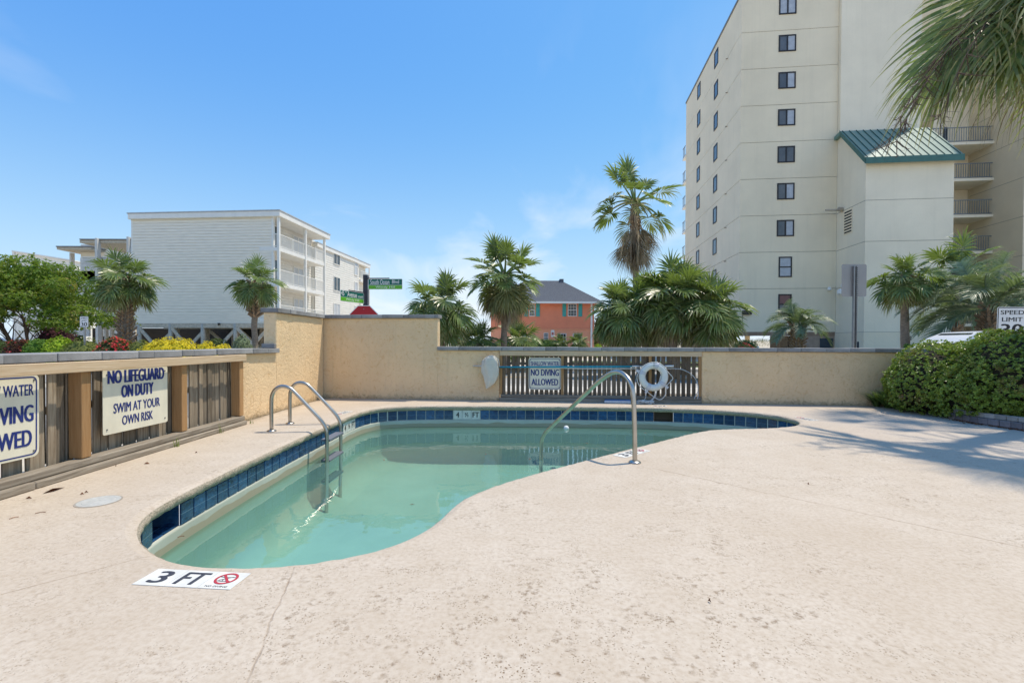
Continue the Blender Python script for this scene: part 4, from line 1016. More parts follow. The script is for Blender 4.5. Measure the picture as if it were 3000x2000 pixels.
# --- tall beige tower
TB = radians(-6.3)
def M_tower(name, col):
    m, N, L, P = nodes(name); b = NB(N, L); v = b.coord()
    c = b.mix(b.ramp(b.noise(v, .35, 5, .6), .3, .7), rgba(mul(col, .93)), rgba(mul(col, 1.05)))
    c = b.mix(b.m('MULTIPLY', b.ramp(b.noise(b.coord((2.2, 2.2, .09)), 1.3, 5, .6), .52, .78), .22), c, rgba(mul(col, .72)))      # rain streaks
    n = b.noise(v, 9, 5, .7); c = b.mix(b.m('MULTIPLY', b.ramp(n, .55, .75), .12), c, rgba(mul(col, .7)))
    L.new(c, P.inputs['Base Color']); P.inputs['Roughness'].default_value = .92; P.inputs['Specular IOR Level'].default_value = .15
    L.new(b.bump(n, .6, .02), P.inputs['Normal']); return m
tow_m = M_tower('tower_stucco', (.85, .735, .54)); tow2_m = M_tower('tower_stucco_pale', (.86, .765, .59))
joint_m = M('joint_seal', (.26, .225, .165), .9); bronze_m = M('bronze_frame', (.028, .024, .022), .45); green_m = M('green_metal', (.125, .235, .195), .40, 2, .08, spec=.6)
pane1 = M_glass('pane_dark', (.10, .105, .11)); pane2 = M('pane_curtain', (.42, .44, .47), .3, 3, .15, spec=.6); pane3 = M('pane_red', (.16, .05, .045), .3, 4, .3, spec=.6)
tw = thing('apartment_tower', 'tall beige apartment tower with bronze windows and a green-roofed stair block', 'building', (16.93, 35.7, 0), TB)
lines = [24.16 - 2.7*k for k in range(9)]; levels = [27.0] + lines
D_ = 16.3
MB().box(.03, 6.70, .03, D_-.03, 2.0, 26.95).build('core', joint_m, tw)
for k in range(len(levels)-1):
    z1_, z0_ = levels[k], levels[k+1]
    if z0_ < 3.0: z0_ = 2.05
    MB().box(0, 6.74, 0, D_, z0_+.015, z1_-.015 if k else z1_).build('wall_panel', tow_m, tw)
MB().box(-.06, 6.8, -.06, D_+.06, 27.0, 27.18).build('parapet_cap', M('cap_metal', (.20, .19, .17), .5), tw)
wx = 3.21
for k, z in enumerate((25.9, 23.2, 20.5, 17.8, 15.1, 12.4, 9.7)):
    window(tw, 'x', wx, 0, z, 1.2, 1.2, -1, .085, 'v', bronze_m, pane2 if k in (0,) else pane1, gm2=(pane2 if k not in (4,) else pane1))
window(tw, 'x', wx+.02, 0, 6.85, .92, 1.5, -1, .085, 'h', bronze_m, pane2); window(tw, 'x', wx+.02, 0, 4.1, .92, 1.5, -1, .085, 'h', bronze_m, pane1, gm2=pane3)
for k in range(9): window(tw, 'y', 5.95, 0, 25.8-2.7*k, 1.0, 1.35, -1, .09, None, bronze_m, pane1)
for k in range(8): window(tw, 'y', 11.3, 0, 25.8-2.7*k, 1.0, 1.35, -1, .09, None, bronze_m, pane1)
for z in lines[:8]: MB().tube([(0, 3.0, z-.12), (-.16, 3.0, z-.14)], .04, 6).build('overflow_spout', M('spout', (.34, .28, .2), .7), tw)
for z in lines[1:8]:
    MB().box(-.05, 1.0, D_+.01, D_+1.3, z-.1, z+.06).build('sea_balcony', trim_m, tw)
    railing(tw, (-.02, D_+.1), (-.02, D_+1.2), z+.06, 1.05, grey_m, .2)
# ground level: open car park on the left, doors and wall on the right
MB().box(0, 6.74, 0, .5, 1.78, 2.07).build('transfer_beam', M('beam_brown', (.30, .20, .13), .8), tw)
for (x_, y_) in ((.25, 8), (.25, 16), (6.4, 8), (6.4, 16)): MB().box(x_-.2, x_+.2, y_-.2, y_+.2, -.1, 2.06).build('column', tow_m, tw)
MB().box(4.6, 6.74, .02, .4, -.1, 1.779).build('base_wall', M('base_brown', (.40, .29, .21), .85), tw)
MB().box(.6, 1.0, -1.2, -.8, -.1, 1.0).build('bollard', trim_m, tw)
lat_m = M('lattice_brown', (.27, .15, .07), .7, 5, .2)
for (x0, x1, y_) in ((2.28, 2.95, .1), (3.02, 3.55, .2), (3.6, 4.55, .45)):
    d_ = MB().box(x0, x1, y_, y_+.05, -.1, 1.77).build('gate_leaf', lat_m if x0 < 3.5 else M('gate_dark', (.075, .042, .022), .7), tw)
    for r0 in (.08, .42, .76, 1.1, 1.44):
        for c_ in range(3):
            w3 = (x1-x0-.16)/3; MB().box(x0+.08+c_*w3+.03, x0+.08+(c_+1)*w3-.03, y_-.016, y_-.001, r0, r0+.24, .006).build('raised_panel', lat_m, d_)
# stair block with its sloped green roof
sx0, sx1 = 6.75, 12.06
MB().prism([(-3.35, 5.23), (2.5, 5.23), (2.5, 16.0), (-.55, 16.0), (-3.35, 13.15)], sx0, sx1, 'X').build('stair_wall', tow2_m, tw)
for (z0_, z1_) in ((7.96, 10.62), (5.25, 7.92), (1.95, 5.22)): pass
pr = [(-3.35, 10.70), (-3.33, 10.66)]
for (z0_, z1_) in ((2.0, 5.20),): MB().box(sx0, sx1, -3.35, 2.5, z0_, z1_).build('stair_wall', tow2_m, tw)
MB().box(sx0+.03, sx1-.03, -3.31, 2.4, 5.19, 5.24).build('joint', joint_m, tw)
MB().box(sx0-.03, sx1+.02, -3.38, 2.4, -.1, 1.98).build('plinth', tow_m, tw)
MB().box(sx0-.02, sx1+.01, -3.365, 2.4, 1.981, 1.999).build('joint', joint_m, tw)
for z in (10.65, 7.95): MB().box(sx0-.004, sx1+.004, -3.354, 0, z-.014, z+.014).build('joint', joint_m, tw)
MB().box(sx0, 12.08, -.30, 8, 16.02, 33).build('shaft_wall', tow2_m, tw)
roofp = [(-3.72, 13.02), (-3.72, 13.32), (-.75, 16.32), (.1, 16.22), (.1, 15.95), (-.72, 16.03), (-3.5, 13.22)]
normals_out(MB().prism(roofp, sx0-.25, sx1+.28, 'X').build('sloped_roof', green_m, tw)); MB().box(sx0-.28, sx1+.31, -3.76, -3.721, 12.93, 13.33).build('roof_fascia', M('green_fascia', (.06, .155, .13), .5), tw)
mb = normals_out(MB().prism([(-3.76, 12.92), (-3.76, 13.34), (-.75, 16.36), (-.75, 16.02)], sx0-.29, sx0-.251, 'X').build('roof_rake', bpy.data.materials['green_fascia'], tw))
seam_m = M('green_seam', (.045, .11, .095), .4)
k = sx0-.1
while k < sx1+.25:
    MB().beam((k, -3.70, 13.36), (k, -.76, 16.335), .03, .06).build('roof_seam', seam_m, tw); k += .46
lv = MB().box(sx0-.03, sx0-.004, -1.95, -.95, 8.9, 10.6).build('louvre', tow_m, tw)
for q in range(8): MB().box(sx0-.034, sx0-.031, -1.88, -1.02, 8.97+q*.2, 9.07+q*.2).build('louvre_slot', dark_m, lv)
MB().tube([(sx0-.02, -.75, 10.75), (sx0-.3, -.8, 10.78)], .16, 10).build('vent_hood', M('vent_tan', (.42, .36, .28), .5), tw); MB().tube([(sx0-.3, -.8, 10.72), (sx0-1.25, -.95, 10.70)], .07, 8).build('vent_pipe', M('vent_pipe', (.45, .40, .33), .5), tw)
for (x_, y_, z_, s_) in ((sx0-.5, -.12, 5.2, .13), (sx0+.02, -.9, 5.35, .16), (sx0-.1, -.8, 4.9, .22), (sx0+.0, -1.25, 5.15, .12)): MB().lathe([(s_*.3, -s_), (s_, -s_*.6), (s_, s_*.5), (s_*.4, s_)], 10, (x_, y_, z_)).build('wall_lamp', trim_m, tw)
MB().box(.2, .85, -.22, -.002, 3.35, 3.65, .02).build('wall_lamp', bronze_m, tw); MB().box(.23, .27, -.05, -.002, 1.9, 3.34).build('conduit', joint_m, tw)
MB().box(sx0-.06, sx0-.031, -2.9, -2.2, -.1, 1.35).build('door', M('door_slate', (.04, .055, .07), .4), tw); MB().box(5.7, 6.6, -.02, .018, -.1, 1.6).build('door', bpy.data.materials['door_slate'], tw)
MB().box(sx0+2.5, sx0+2.85, -3.45, -3.385, 1.45, 1.72).build('vent_grille', M('grille', (.18, .15, .12), .7), tw)
# access balconies between stair block and right wing
MB().box(12.1, 18.6, 4.2, 4.4, 0, 33).build('gallery_wall', tow_m, tw)
rail_m = M('rail_blue_grey', (.20, .23, .255), .5, metal=.3)
for k, z in enumerate((16.2, 13.5, 10.8, 8.1, 5.4, 2.7)):
    MB().box(12.09, 18.6, 1.9, 4.19, z-.16, z+.04).build('gallery_slab', tow2_m, tw); railing(tw, (12.12, 1.98), (18.55, 1.98), z+.04, 1.1, rail_m, .16, bal=.025)
    MB().box(16.2, 17.0, 4.1, 4.199, z+.05, z+2.1).build('door', bpy.data.materials['door_slate'], tw)
    MB().box(15.2, 15.9, 3.0, 4.199, z+.05, z+2.5).build('gallery_pier', tow2_m, tw)
    if k >= 2 and k < 5: MB().box(12.09, 13.6, .3, 1.88, z-.35, z-.2).build('landing', trim_m, tw); railing(tw, (12.12, .35), (13.55, .35), z-.2, 1.15, rail_m, .16, bal=.025)
MB().box(12.1, 14.6, 4.0, 4.19, 16.3, 20).build('terracotta_wall', M('terracotta', (.36, .19, .09), .8), tw)
MB().box(18.6, 27, -.45, 9, 0, 33).build('wing_wall', M('wing_stucco_shaded', (.70, .60, .43), .9, .5, .06, .6, 14, bdist=.01), tw)  # darker copy of the tower stucco, the wing's shade put into its colour
for z in lines: MB().box(18.596, 19.0, -.454, 4, z-.614, z-.586).build('joint', joint_m, tw)
# dunes seen through the open ground floor
dm = M('dune_sand', (.50, .44, .34), .95, 1.5, .12)
mb = MB(); nx, ny = 60, 8
for j in range(ny+1):
    for i in range(nx+1):
        x_ = -60 + 190*i/nx; y_ = 66 + 22*j/ny; hh = sin(pi*j/ny)**.8*(1.55 + .9*mnoise.noise(Vector((x_*.06, y_*.05, 0))) + .35*mnoise.noise(Vector((x_*.3, y_*.3, 3)))); mb.v.append((x_, y_, -.08+max(0, hh)))
for j in range(ny):
    for i in range(nx): a_ = j*(nx+1)+i; mb.f.append((a_, a_+1, a_+nx+2, a_+nx+1))
tag(mb.build('dune', dm, smooth=True), kind='structure')
dg = MB(); rs = random.Random(77)
for _ in range(5200):
    x_ = rs.uniform(8, 60); j = rs.uniform(1.2, 5); y_ = 66+22*j/ny; hh = sin(pi*j/ny)**.8*(1.55 + .9*mnoise.noise(Vector((x_*.06, y_*.05, 0))) + .35*mnoise.noise(Vector((x_*.3, y_*.3, 3))))-.1
    l = rs.uniform(.25, .7); a_ = rs.uniform(0, 6.28); dx, dy = .02*cos(a_), .02*sin(a_); lx, ly = rs.uniform(-.2, .2), rs.uniform(-.2, .2)
    dg.quad((x_-dx, y_-dy, hh), (x_+dx, y_+dy, hh), (x_+lx, y_+ly, hh+l))
tag(dg.build('dune_grass', M_leaf('sea_oats', (.13, .13, .05), (.25, .21, .11), trans=.2)), 'pale green and tan grass covering the dunes', 'grass', kind='stuff')

# ------------------------------------------------------------------ palms
GR = Vector((0, 0, -1))
def frame_of(d):
    side = Vector((0, 1, 0)); n = d.cross(side).normalized(); side = n.cross(d).normalized(); return side, n
def fan_frond(el, pet=.55, blade=.62, nl=26, spread=115, droop=1.0, seed=0, petdroop=.5, segs=5, wid=1.0, thin=1.0, limp=.35):
    """fan leaf of a palmetto, heading +x; el is the starting angle of the stalk in degrees"""
    r = random.Random(seed); mb = MB(); A = []
    d = Vector((cos(radians(el)), 0, sin(radians(el)))); p = Vector((0, 0, 0)); pts = [p.copy()]
    for k in range(6):
        d = (d + GR*petdroop*.16*max(.15, cos(radians(el)))).normalized(); p = p + d*(pet/6); pts.append(p.copy())
    mb.tube(pts, [.030 - .0026*k for k in range(7)], 4); A += [0.0]*len(mb.v)
    side, n = frame_of(d); sp = radians(spread); dth = 2*sp/(nl-1)
    for i in range(nl):
        th = -sp + dth*i + r.uniform(-.2, .2)*dth
        L_ = blade*(.66 + .34*cos(th*.75))*r.uniform(.88, 1.06); c_, s_ = cos(th), sin(th)
        q = p + d*(blade*.30*max(0, c_)) + GR*(blade*.05*max(0, c_))
        dr = (d*c_ + side*s_ + n*(.30*abs(s_) - .06*c_)).normalized(); perp = (side*c_ - d*s_).normalized()
        hang = droop*r.uniform(.7, 1.4); prev = None; snap = r.uniform(.5, .75) if r.random() < limp else 9
        for k in range(segs+1):
            t = k/segs
            w = max(blade*.0009, (blade*.42*dth*.5*wid) * (min(1, t/.42) if t < .42 else 1 - (t-.42)/.58) * thin) if k else blade*.006
            e0, e1 = q - perp*w + n*(w*.55*(1 if i % 2 else -1)), q + perp*w - n*(w*.55*(1 if i % 2 else -1))
            if prev:
                b = len(mb.v); mb.v += [tuple(x) for x in (prev[0], prev[1], e1, e0)]; mb.f.append((b, b+1, b+2, b+3)); A += [(k-1)/segs]*2 + [t]*2
            prev = (e0, e1)
            g = hang*(.10 + .9*t*t)*1.5/segs
            if t > snap: g += 1.3/segs*2
            dr = (dr + GR*g).normalized(); q = q + dr*(L_/segs)
    mb.a = A; return mb
def feather_frond(el, L_=1.0, nl=34, seed=0, arch=1.5, ll=.34):
    r = random.Random(seed); mb = MB(); A = []
    d = Vector((cos(radians(el)), 0, sin(radians(el)))); p = Vector((0, 0, 0)); pts = [p.copy()]; ds = [d.copy()]; S_ = 14
    for k in range(S_):
        d = (d + GR*arch/S_*(k/S_*1.3+.1)*1.6).normalized(); p = p + d*(L_/S_); pts.append(p.copy()); ds.append(d.copy())
    mb.tube(pts, [.018*(1-k/S_*.85) for k in range(S_+1)], 4); A += [0.0]*len(mb.v)
    for i in range(nl):
        t = .22 + .78*i/(nl-1); x = t*S_; k = min(int(x), S_-1); f = x-k; c0 = pts[k].lerp(pts[k+1], f); dd = ds[k].lerp(ds[min(k+1, S_)], f).normalized(); side, n = frame_of(dd)
        l = ll*(sin(pi*min(1, (t-.10)/.98))**.6)*r.uniform(.85, 1.1)
        for sg in (-1, 1):
            q = c0.copy(); dr = (dd*.75 + side*sg*.75 + n*.55 + Vector((r.uniform(-.1, .1), r.uniform(-.1, .1), r.uniform(-.1, .1)))).normalized(); prev = None
            for m in range(4):
                w = (.0125*(1-m/3.2)+.001); pr = dr.cross(n).normalized()*w; e0, e1 = q-pr, q+pr
                if prev: b = len(mb.v); mb.v += [tuple(v) for v in (prev[0], prev[1], e1, e0)]; mb.f.append((b, b+1, b+2, b+3)); A += [(m-1)/3]*2+[m/3]*2
                prev = (e0, e1); dr = (dr + GR*.28).normalized(); q = q + dr*(l/3)
    mb.a = A; return mb
leaf_a = M_leaf('palm_green', (.095, .145, .042), (.175, .225, .075), (.36, .33, .16), .32, .34, .35, .30)
leaf_b = M_leaf('palm_olive', (.18, .19, .065), (.29, .265, .11), (.42, .34, .18), .25, .5, .35, .3)
leaf_d = M_leaf('palm_dead', (.25, .175, .11), (.38, .29, .195), (.42, .33, .22), .12, .8, .35, .35)
leaf_p = M_leaf('pindo_green', (.13, .175, .105), (.22, .27, .17), (.42, .41, .26), .25, .45, .3, .25)
trunk_m = M('palm_trunk', (.27, .21, .155), .95, 9, .3, .9, 40, stretch=(1, 1, 2.5), bdist=.02)
boot_m = M('palm_boots', (.31, .215, .14), .95, 8, .35, .5, 40, rand=0)
_fr = {}
def frond_mesh(kind, el, seed):
    k = (kind, el, seed)
    if k in _fr: return _fr[k]
    if kind == 'sabal': mb = fan_frond(el, .52, .60, 30, 135, 1.7, seed*7+el, 1.7, wid=1.3, limp=.3); mt = leaf_a
    elif kind == 'sabal_old': mb = fan_frond(el, .52, .60, 26, 120, 1.7, seed*7+el, 1.5, wid=1.15, limp=.5, thin=.85); mt = leaf_b
    elif kind == 'wash': mb = fan_frond(el, .62, .48, 30, 135, .9, seed*7+el, .9, wid=1.5, limp=.25); mt = leaf_a
    elif kind == 'wash_old': mb = fan_frond(el, .62, .50, 26, 115, 2.0, seed*7+el, .9, limp=.8); mt = leaf_b
    elif kind == 'dead': mb = fan_frond(el, .42, .66, 20, 42, 2.8, seed*7+el, 4.0, limp=.8, wid=.9); mt = leaf_d
    else: mb = feather_frond(el, 1.0, 36, seed*7+el); mt = leaf_p
    me = mb.mesh('frond'); me.materials.append(mt); _fr[k] = me; return me
def palm(label, px, Y, hy, R_, counts, tr=(.14, .12), lean=0.0, boots=None, seed=1, name='cabbage_palm', green='sabal', old='sabal_old', base=0.0, skirt=.45):
    """counts: list of (kind, elevation, how many); boots: (z0, z1, radius)"""
    h = at(px, hy, Y); t = thing(name, label, 'palm tree', (h.x - lean, Y, base)); r = random.Random(seed); H_ = h.z - base
    mb = MB(); n = 14; pts = [(lean*(k/n)**1.6 + .02*sin(k*1.3+seed), .02*cos(k*1.1+seed), -.1 + (H_+.1)*k/n) for k in range(n+1)]
    mb.tube(pts, [tr[0] + (tr[1]-tr[0])*k/n + (.05 if k == 0 else 0) + .008*sin(k*2.7) for k in range(n+1)], 12); mb.build('trunk', trunk_m, t, True)
    if boots:
        mb = MB(); z0, z1, br_ = boots; k = 0; z = z0
        while z < z1:
            for j in range(5):
                a = k*.63 + j*2*pi/5 + r.uniform(-.1, .1); d = Vector((cos(a), sin(a), 0)); s_ = Vector((-sin(a), cos(a), 0)); f = min(max((z-base)/H_, 0), 1)
                c_ = Vector((lean*f**1.6, 0, z-base)); tw_ = r.uniform(.7, 1.25); b0 = c_ + d*(tr[1]*.8); b1_ = c_ + d*(br_*tw_) + Vector((0, 0, .16*tw_))
                b = len(mb.v); w0, w1 = .055, .035*tw_
                for (o_, w_) in ((b0, w0), (b1_, w1)):
                    for (x_, y_) in ((-1, -.03), (1, -.03), (.4, .035), (-.4, .035)): mb.v.append(tuple(o_ + s_*(w_*x_) + Vector((0, 0, y_)) + d*(-y_*.4)))
                mb.f += [tuple(b+i for i in q) for q in ((0,1,5,4),(1,2,6,5),(2,3,7,6),(3,0,4,7),(4,5,6,7))]
            z += .085; k += 1
        o = mb.build('leaf_bases', boot_m, t); o['kind'] = 'stuff'
    ga = 2.39996; k = 0
    for (kind, el, cnt) in counts:
        for j in range(cnt):
            kd = {'g': green, 'o': old, 'd': 'dead', 'p': 'pindo'}[kind]
            o = link('frond', frond_mesh(kd, el, r.randrange(3)), None, t); k += 1
            a = k*ga + r.uniform(-.3, .3); o.location = (lean + .06*cos(a), .06*sin(a), H_ + (r.uniform(-.12, .05) if kind != 'd' else r.uniform(-skirt, -.05)))
            s_ = R_*r.uniform(.88, 1.1)*(.85 if el > 60 and green == 'sabal' else 1); o.scale = (s_, s_, s_); o.rotation_euler = (r.uniform(-.45, .45), r.uniform(-.12, .12), a)
    return t
palm('squat cabbage palm with a thick boot-covered trunk beside the crape myrtle', 366, 21, 815, 1.38, [('g', 85, 2), ('g', 65, 5), ('g', 45, 7), ('g', 25, 8), ('g', 5, 8), ('o', -20, 8), ('o', -45, 6)], (.20, .20), 0, (.9, 3.95, .36), 3)
palm('cabbage palm with shaggy boots above a thin bare trunk before the balconies', 748, 22, 826, 1.18, [('g', 85, 2), ('g', 65, 5), ('g', 45, 6), ('g', 25, 6), ('g', 5, 6), ('o', -20, 4), ('o', -45, 3)], (.13, .12), .05, (2.35, 3.95, .36), 8)
palm('low dense palmetto with upright fans behind the tall stucco wall', 1290, 17, 890, 1.3, [('g', 85, 3), ('g', 65, 5), ('g', 45, 6), ('g', 25, 8), ('g', 5, 8), ('o', -20, 7), ('o', -45, 6), ('g', -45, 8), ('d', -70, 4)], (.16, .14), 0, None, 13)
palm('cabbage palm with a full drooping skirt standing before the coral house', 1478, 19, 808, 1.42, [('g', 85, 4), ('g', 65, 4), ('g', 45, 6), ('g', 25, 7), ('g', 5, 7), ('o', 5, 4), ('o', -20, 10), ('o', -45, 14), ('o', -70, 9), ('d', -70, 14)], (.13, .12), .0, (2.5, 3.8, .22), 17, green='wash')
palm('tall fan palm with a hanging brown skirt rising above the palmetto clump', 1860, 23, 592, 1.95, [('g', 85, 2), ('g', 65, 2), ('g', 45, 3), ('o', 45, 1), ('g', 25, 2), ('o', 25, 2), ('g', 5, 2), ('o', 5, 3), ('o', -20, 2), ('d', -70, 6), ('d', -85, 30)], (.17, .15), -.12, (5.0, 7.9, .22), 23, 'fan_palm', 'wash', 'wash_old', skirt=1.15)
for (lab, px, hy, sd, R_, Y) in (('dense palmetto in the clump, nearest the coral house, with tan lower leaves', 1830, 905, 31, 1.25, 17.5), ('highest palmetto in the middle of the dense clump', 1970, 862, 37, 1.45, 17.0), ('palmetto of the dense clump beside the tower corner', 2075, 898, 41, 1.3, 16.6), ('shaggy palmetto half hidden at the back of the dense clump', 2010, 845, 43, 1.2, 19.0), ('broad palmetto filling the gap under the tall fan palm', 1900, 885, 45, 1.4, 17.9)):
    palm(lab, px, Y, hy, R_, [('g', 85, 3), ('g', 65, 8), ('g', 45, 9), ('g', 25, 10), ('g', 5, 10), ('g', -20, 8), ('o', -20, 5), ('o', -45, 12), ('o', -70, 8), ('d', -70, 8)], (.18, .16), 0, None, sd)
palm('slim cabbage palm with a flared shaggy neck in front of the stair block', 2648, 19, 812, 1.18, [('g', 85, 2), ('g', 65, 5), ('g', 45, 7), ('g', 25, 7), ('g', 5, 7), ('o', -20, 6), ('o', -45, 3)], (.17, .12), -.10, (2.9, 3.75, .34), 47)
palm('cabbage palm with wide fans before the access balconies', 2812, 21, 792, 1.65, [('g', 85, 2), ('g', 65, 4), ('g', 45, 4), ('g', 25, 4), ('g', 5, 4), ('o', -20, 3)], (.16, .14), 0, (3.4, 4.4, .26), 53)
PIN = [('p', 85, 3), ('p', 65, 6), ('p', 45, 8), ('p', 25, 7), ('p', 5, 4)]
palm('grey-green feathery pindo palm with stubby trunk before the tower gates', 2335, 25, 958, 1.75, PIN, (.28, .26), 0, (.2, 2.2, .42), 59, 'pindo_palm')
palm('large feathery pindo palm beside the speed limit sign', 2900, 17.5, 900, 2.35, PIN, (.22, .2), 0, (.3, 2.6, .36), 61, 'pindo_palm')
palm('feathery pindo palm behind the white car', 2800, 21, 905, 2.1, PIN, (.16, .14), 0, (1.8, 2.5, .28), 67, 'pindo_palm')
LOWP = [('g', 85, 3), ('g', 65, 6), ('g', 45, 8), ('g', 25, 7), ('g', 5, 4)]
palm('low green palmetto at the foot of the skirted palm', 1515, 21, 995, 1.1, LOWP, (.12, .1), 0, None, 71, 'palmetto')
palm('dark low palmetto between the two tall palms', 1395, 18.5, 1000, 1.0, LOWP, (.12, .1), 0, None, 73, 'palmetto')
palm('small spiky palm under the lower window of the coral house', 1642, 42, 1002, .85, LOWP, (.12, .1), 0, None, 75, 'palmetto')
palm('small spiky palm by the downspout of the coral house', 1695, 42, 1002, 1.0, LOWP, (.12, .1), 0, None, 77, 'palmetto')

# near palm leaning over the hedge; its trunk stands outside the picture
nearm = M_leaf('near_palm_leaf', (.10, .155, .04), (.27, .30, .10), (.46, .33, .15), .30, .42, .3, .15, tip0=.62)
np_ = thing('cabbage_palm', 'near cabbage palm with long drooping fans hanging over the hedge', 'palm tree', (8.0, 6.95, 0))
HC = 6.6
MB().tube([(0, 0, -.1), (.03, 0, 2), (.02, .02, 4), (.02, 0, 5.5), (0, 0, HC+.1)], [.24, .19, .18, .18, .16], 14).build('trunk', trunk_m, np_, True)
rs = random.Random(101); nf = []
for v_, (el, pd, pt_) in enumerate(((55, 1.2, 1.3), (38, 1.5, 1.7), (22, 1.6, 1.6), (5, 1.5, 1.5), (30, 2.6, 1.75))):
    me = fan_frond(el, pt_, 1.38, 66, 128, 1.8, 200+v_, pd, 10, 1.35, .80, .30).mesh('frond'); me.materials.append(nearm); nf.append(me)
deadn = fan_frond(-40, 1.1, 1.3, 40, 70, 2.4, 300, 1.0, 8, .8, .6, .8).mesh('frond'); deadn.materials.append(leaf_d)
for k in range(10):
    a = -1.9 + k*.38; o = link('frond', nf[k % 4], None, np_); o.location = (.08*cos(a), .08*sin(a), HC + rs.uniform(-.2, .1)); s_ = rs.uniform(.85, 1.0); o.scale = (s_, s_, s_); o.rotation_euler = (rs.uniform(-.25, .25), 0, a)
for (a, v_, s_, dz, rl) in ((205, 4, 1.0, .15, .1), (228, 4, 1.0, .1, -.2), (190, 4, 1.05, .0, .2), (246, 4, .95, .05, .1), (214, 2, 1.05, .2, .3), (198, 3, 1.0, .25, -.2), (236, 2, 1.0, .25, 0), (262, 4, 1.0, 0, .2), (220, 3, .95, -.1, .1), (212, 4, 1.1, .3, 0), (222, 4, 1.1, .45, .25), (198, 4, 1.1, .4, -.2), (236, 4, 1.05, .3, -.1), (208, 3, 1.1, .0, .2), (230, 3, 1.05, .5, .1), (216, 4, .9, -.25, .05), (240, 4, 1.0, -.2, .2), (182, 4, 1.05, .15, -.1)):
    o = link('frond', nf[v_], None, np_); o.location = (0, 0, HC+dz); o.scale = (s_,)*3; o.rotation_euler = (rl, 0, radians(a))
for a in (200, 260, 215): o = link('frond', deadn, None, np_); o.location = (0, 0, HC-.2); o.rotation_euler = (0, 0, radians(a))
stalk_m = M('flower_stalk', (.10, .062, .04), .9)
for (a, L_, sd) in ((189, 4.0, 1), (194, 4.3, 2), (200, 3.9, 3), (186, 3.5, 4)):      # spent flower stalks
    r = random.Random(sd); d = Vector((cos(radians(a)), sin(radians(a)), -.12)).normalized(); p_ = Vector((0, 0, HC-.1)); pts = [p_.copy()]
    for k in range(12): d = (d + GR*.11).normalized(); p_ = p_ + d*(L_/12); pts.append(p_.copy())
    mb = MB(); mb.tube(pts, [.016*(1-k/14) for k in range(13)], 5)
    for k in range(4, 13):
        for q in range(3):
            d2 = (Vector((r.uniform(-1, 1), r.uniform(-1, 1), r.uniform(-.9, .3))) + (pts[k]-pts[k-1]).normalized()*.6).normalized(); l2 = r.uniform(.15, .42); e = pts[k] + d2*l2
            mid_ = pts[k].lerp(e, .5) + GR*.02; mb.tube([pts[k], mid_, e], [.006, .005, .002], 4)
            for w_ in range(7):
                f = r.uniform(.3, 1); s0 = pts[k].lerp(e, f); d3 = Vector((r.uniform(-1, 1), r.uniform(-1, 1), r.uniform(-1, .6))).normalized()*r.uniform(.04, .13); mb.tube([s0, s0+d3], [.0028, .001], 3, False)
    mb.build('flower_stalk', stalk_m, np_)

# ------------------------------------------------------------------ leafy shrubs, hedge, tree
def leafblob(ells, n, size, seed, zmin=.02, aspect=.42, cluster=5, upw=.5, lump=.12, lf=2.2, depth=.22):
    r = random.Random(seed); mb = MB(); W_ = [((e[3]*e[4])**1.6 + (e[3]*e[5])**1.6 + (e[4]*e[5])**1.6)**(1/1.6) for e in ells]; made = 0; guard = 0
    while made < n and guard < n*6:
        guard += 1
        e = r.choices(ells, W_)[0]
        while True:
            v = Vector((r.gauss(0, 1), r.gauss(0, 1), r.gauss(0, 1)))
            if v.length > .01: break
        v.normalize()
        k = 1 + lump*mnoise.noise(Vector((v.x*lf+seed, v.y*lf, v.z*lf+e[0])))*2 + lump*.5*mnoise.noise(Vector((v.x*lf*3, v.y*lf*3+seed, v.z*lf*3)))*2
        k *= 1 - depth*r.random()**2.2
        p = Vector((e[0]+v.x*e[3]*k, e[1]+v.y*e[4]*k, e[2]+v.z*e[5]*k))
        if p.z < zmin: continue
        if any(f is not e and ((p.x-f[0])/f[3])**2 + ((p.y-f[1])/f[4])**2 + ((p.z-f[2])/f[5])**2 < .66 for f in ells): continue
        nn = Vector((v.x/e[3], v.y/e[4], v.z/e[5])).normalized(); ax = (nn + Vector((r.uniform(-.5, .5), r.uniform(-.5, .5), upw + r.uniform(-.3, .5)))).normalized()
        u = ax.orthogonal().normalized(); w = ax.cross(u); a0 = r.uniform(0, 6.28)
        for j in range(cluster):
            a = a0 + j*2*pi/cluster + r.uniform(-.3, .3); tilt = r.uniform(.5, 1.35); rad = u*cos(a) + w*sin(a)
            d = ax*cos(tilt) + rad*sin(tilt); s_ = ax.cross(rad).normalized(); l = size*r.uniform(.7, 1.2); nb = d.cross(s_)
            b = len(mb.v); mid_ = p + d*(l*.55)
            mb.v += [tuple(p), tuple(mid_ - s_*(l*aspect*.5) + nb*(l*.07)), tuple(p + d*l - nb*(l*.08)), tuple(mid_ + s_*(l*aspect*.5) + nb*(l*.07))]; mb.f.append((b, b+1, b+2, b+3)); made += 1
    return mb
def core(ells, k=.80, zmin=0.0):
    mb = MB()
    for e in ells:
        b = len(mb.v); nu, nv = 14, 8
        for j in range(nv+1):
            ph = -pi/2 + pi*j/nv
            for i in range(nu):
                a = 2*pi*i/nu; q = k*(1+.10*mnoise.noise(Vector((cos(a)*2+e[0], sin(a)*2+e[1], ph*2)))); mb.v.append((e[0]+e[3]*q*cos(ph)*cos(a), e[1]+e[4]*q*cos(ph)*sin(a), max(zmin, e[2]+e[5]*q*sin(ph))))
        for j in range(nv):
            for i in range(nu): i2 = (i+1) % nu; mb.f.append((b+j*nu+i, b+j*nu+i2, b+(j+1)*nu+i2, b+(j+1)*nu+i))
    return mb
twig_m = M('inner_twigs', (.035, .03, .018), .95, 6, .4)
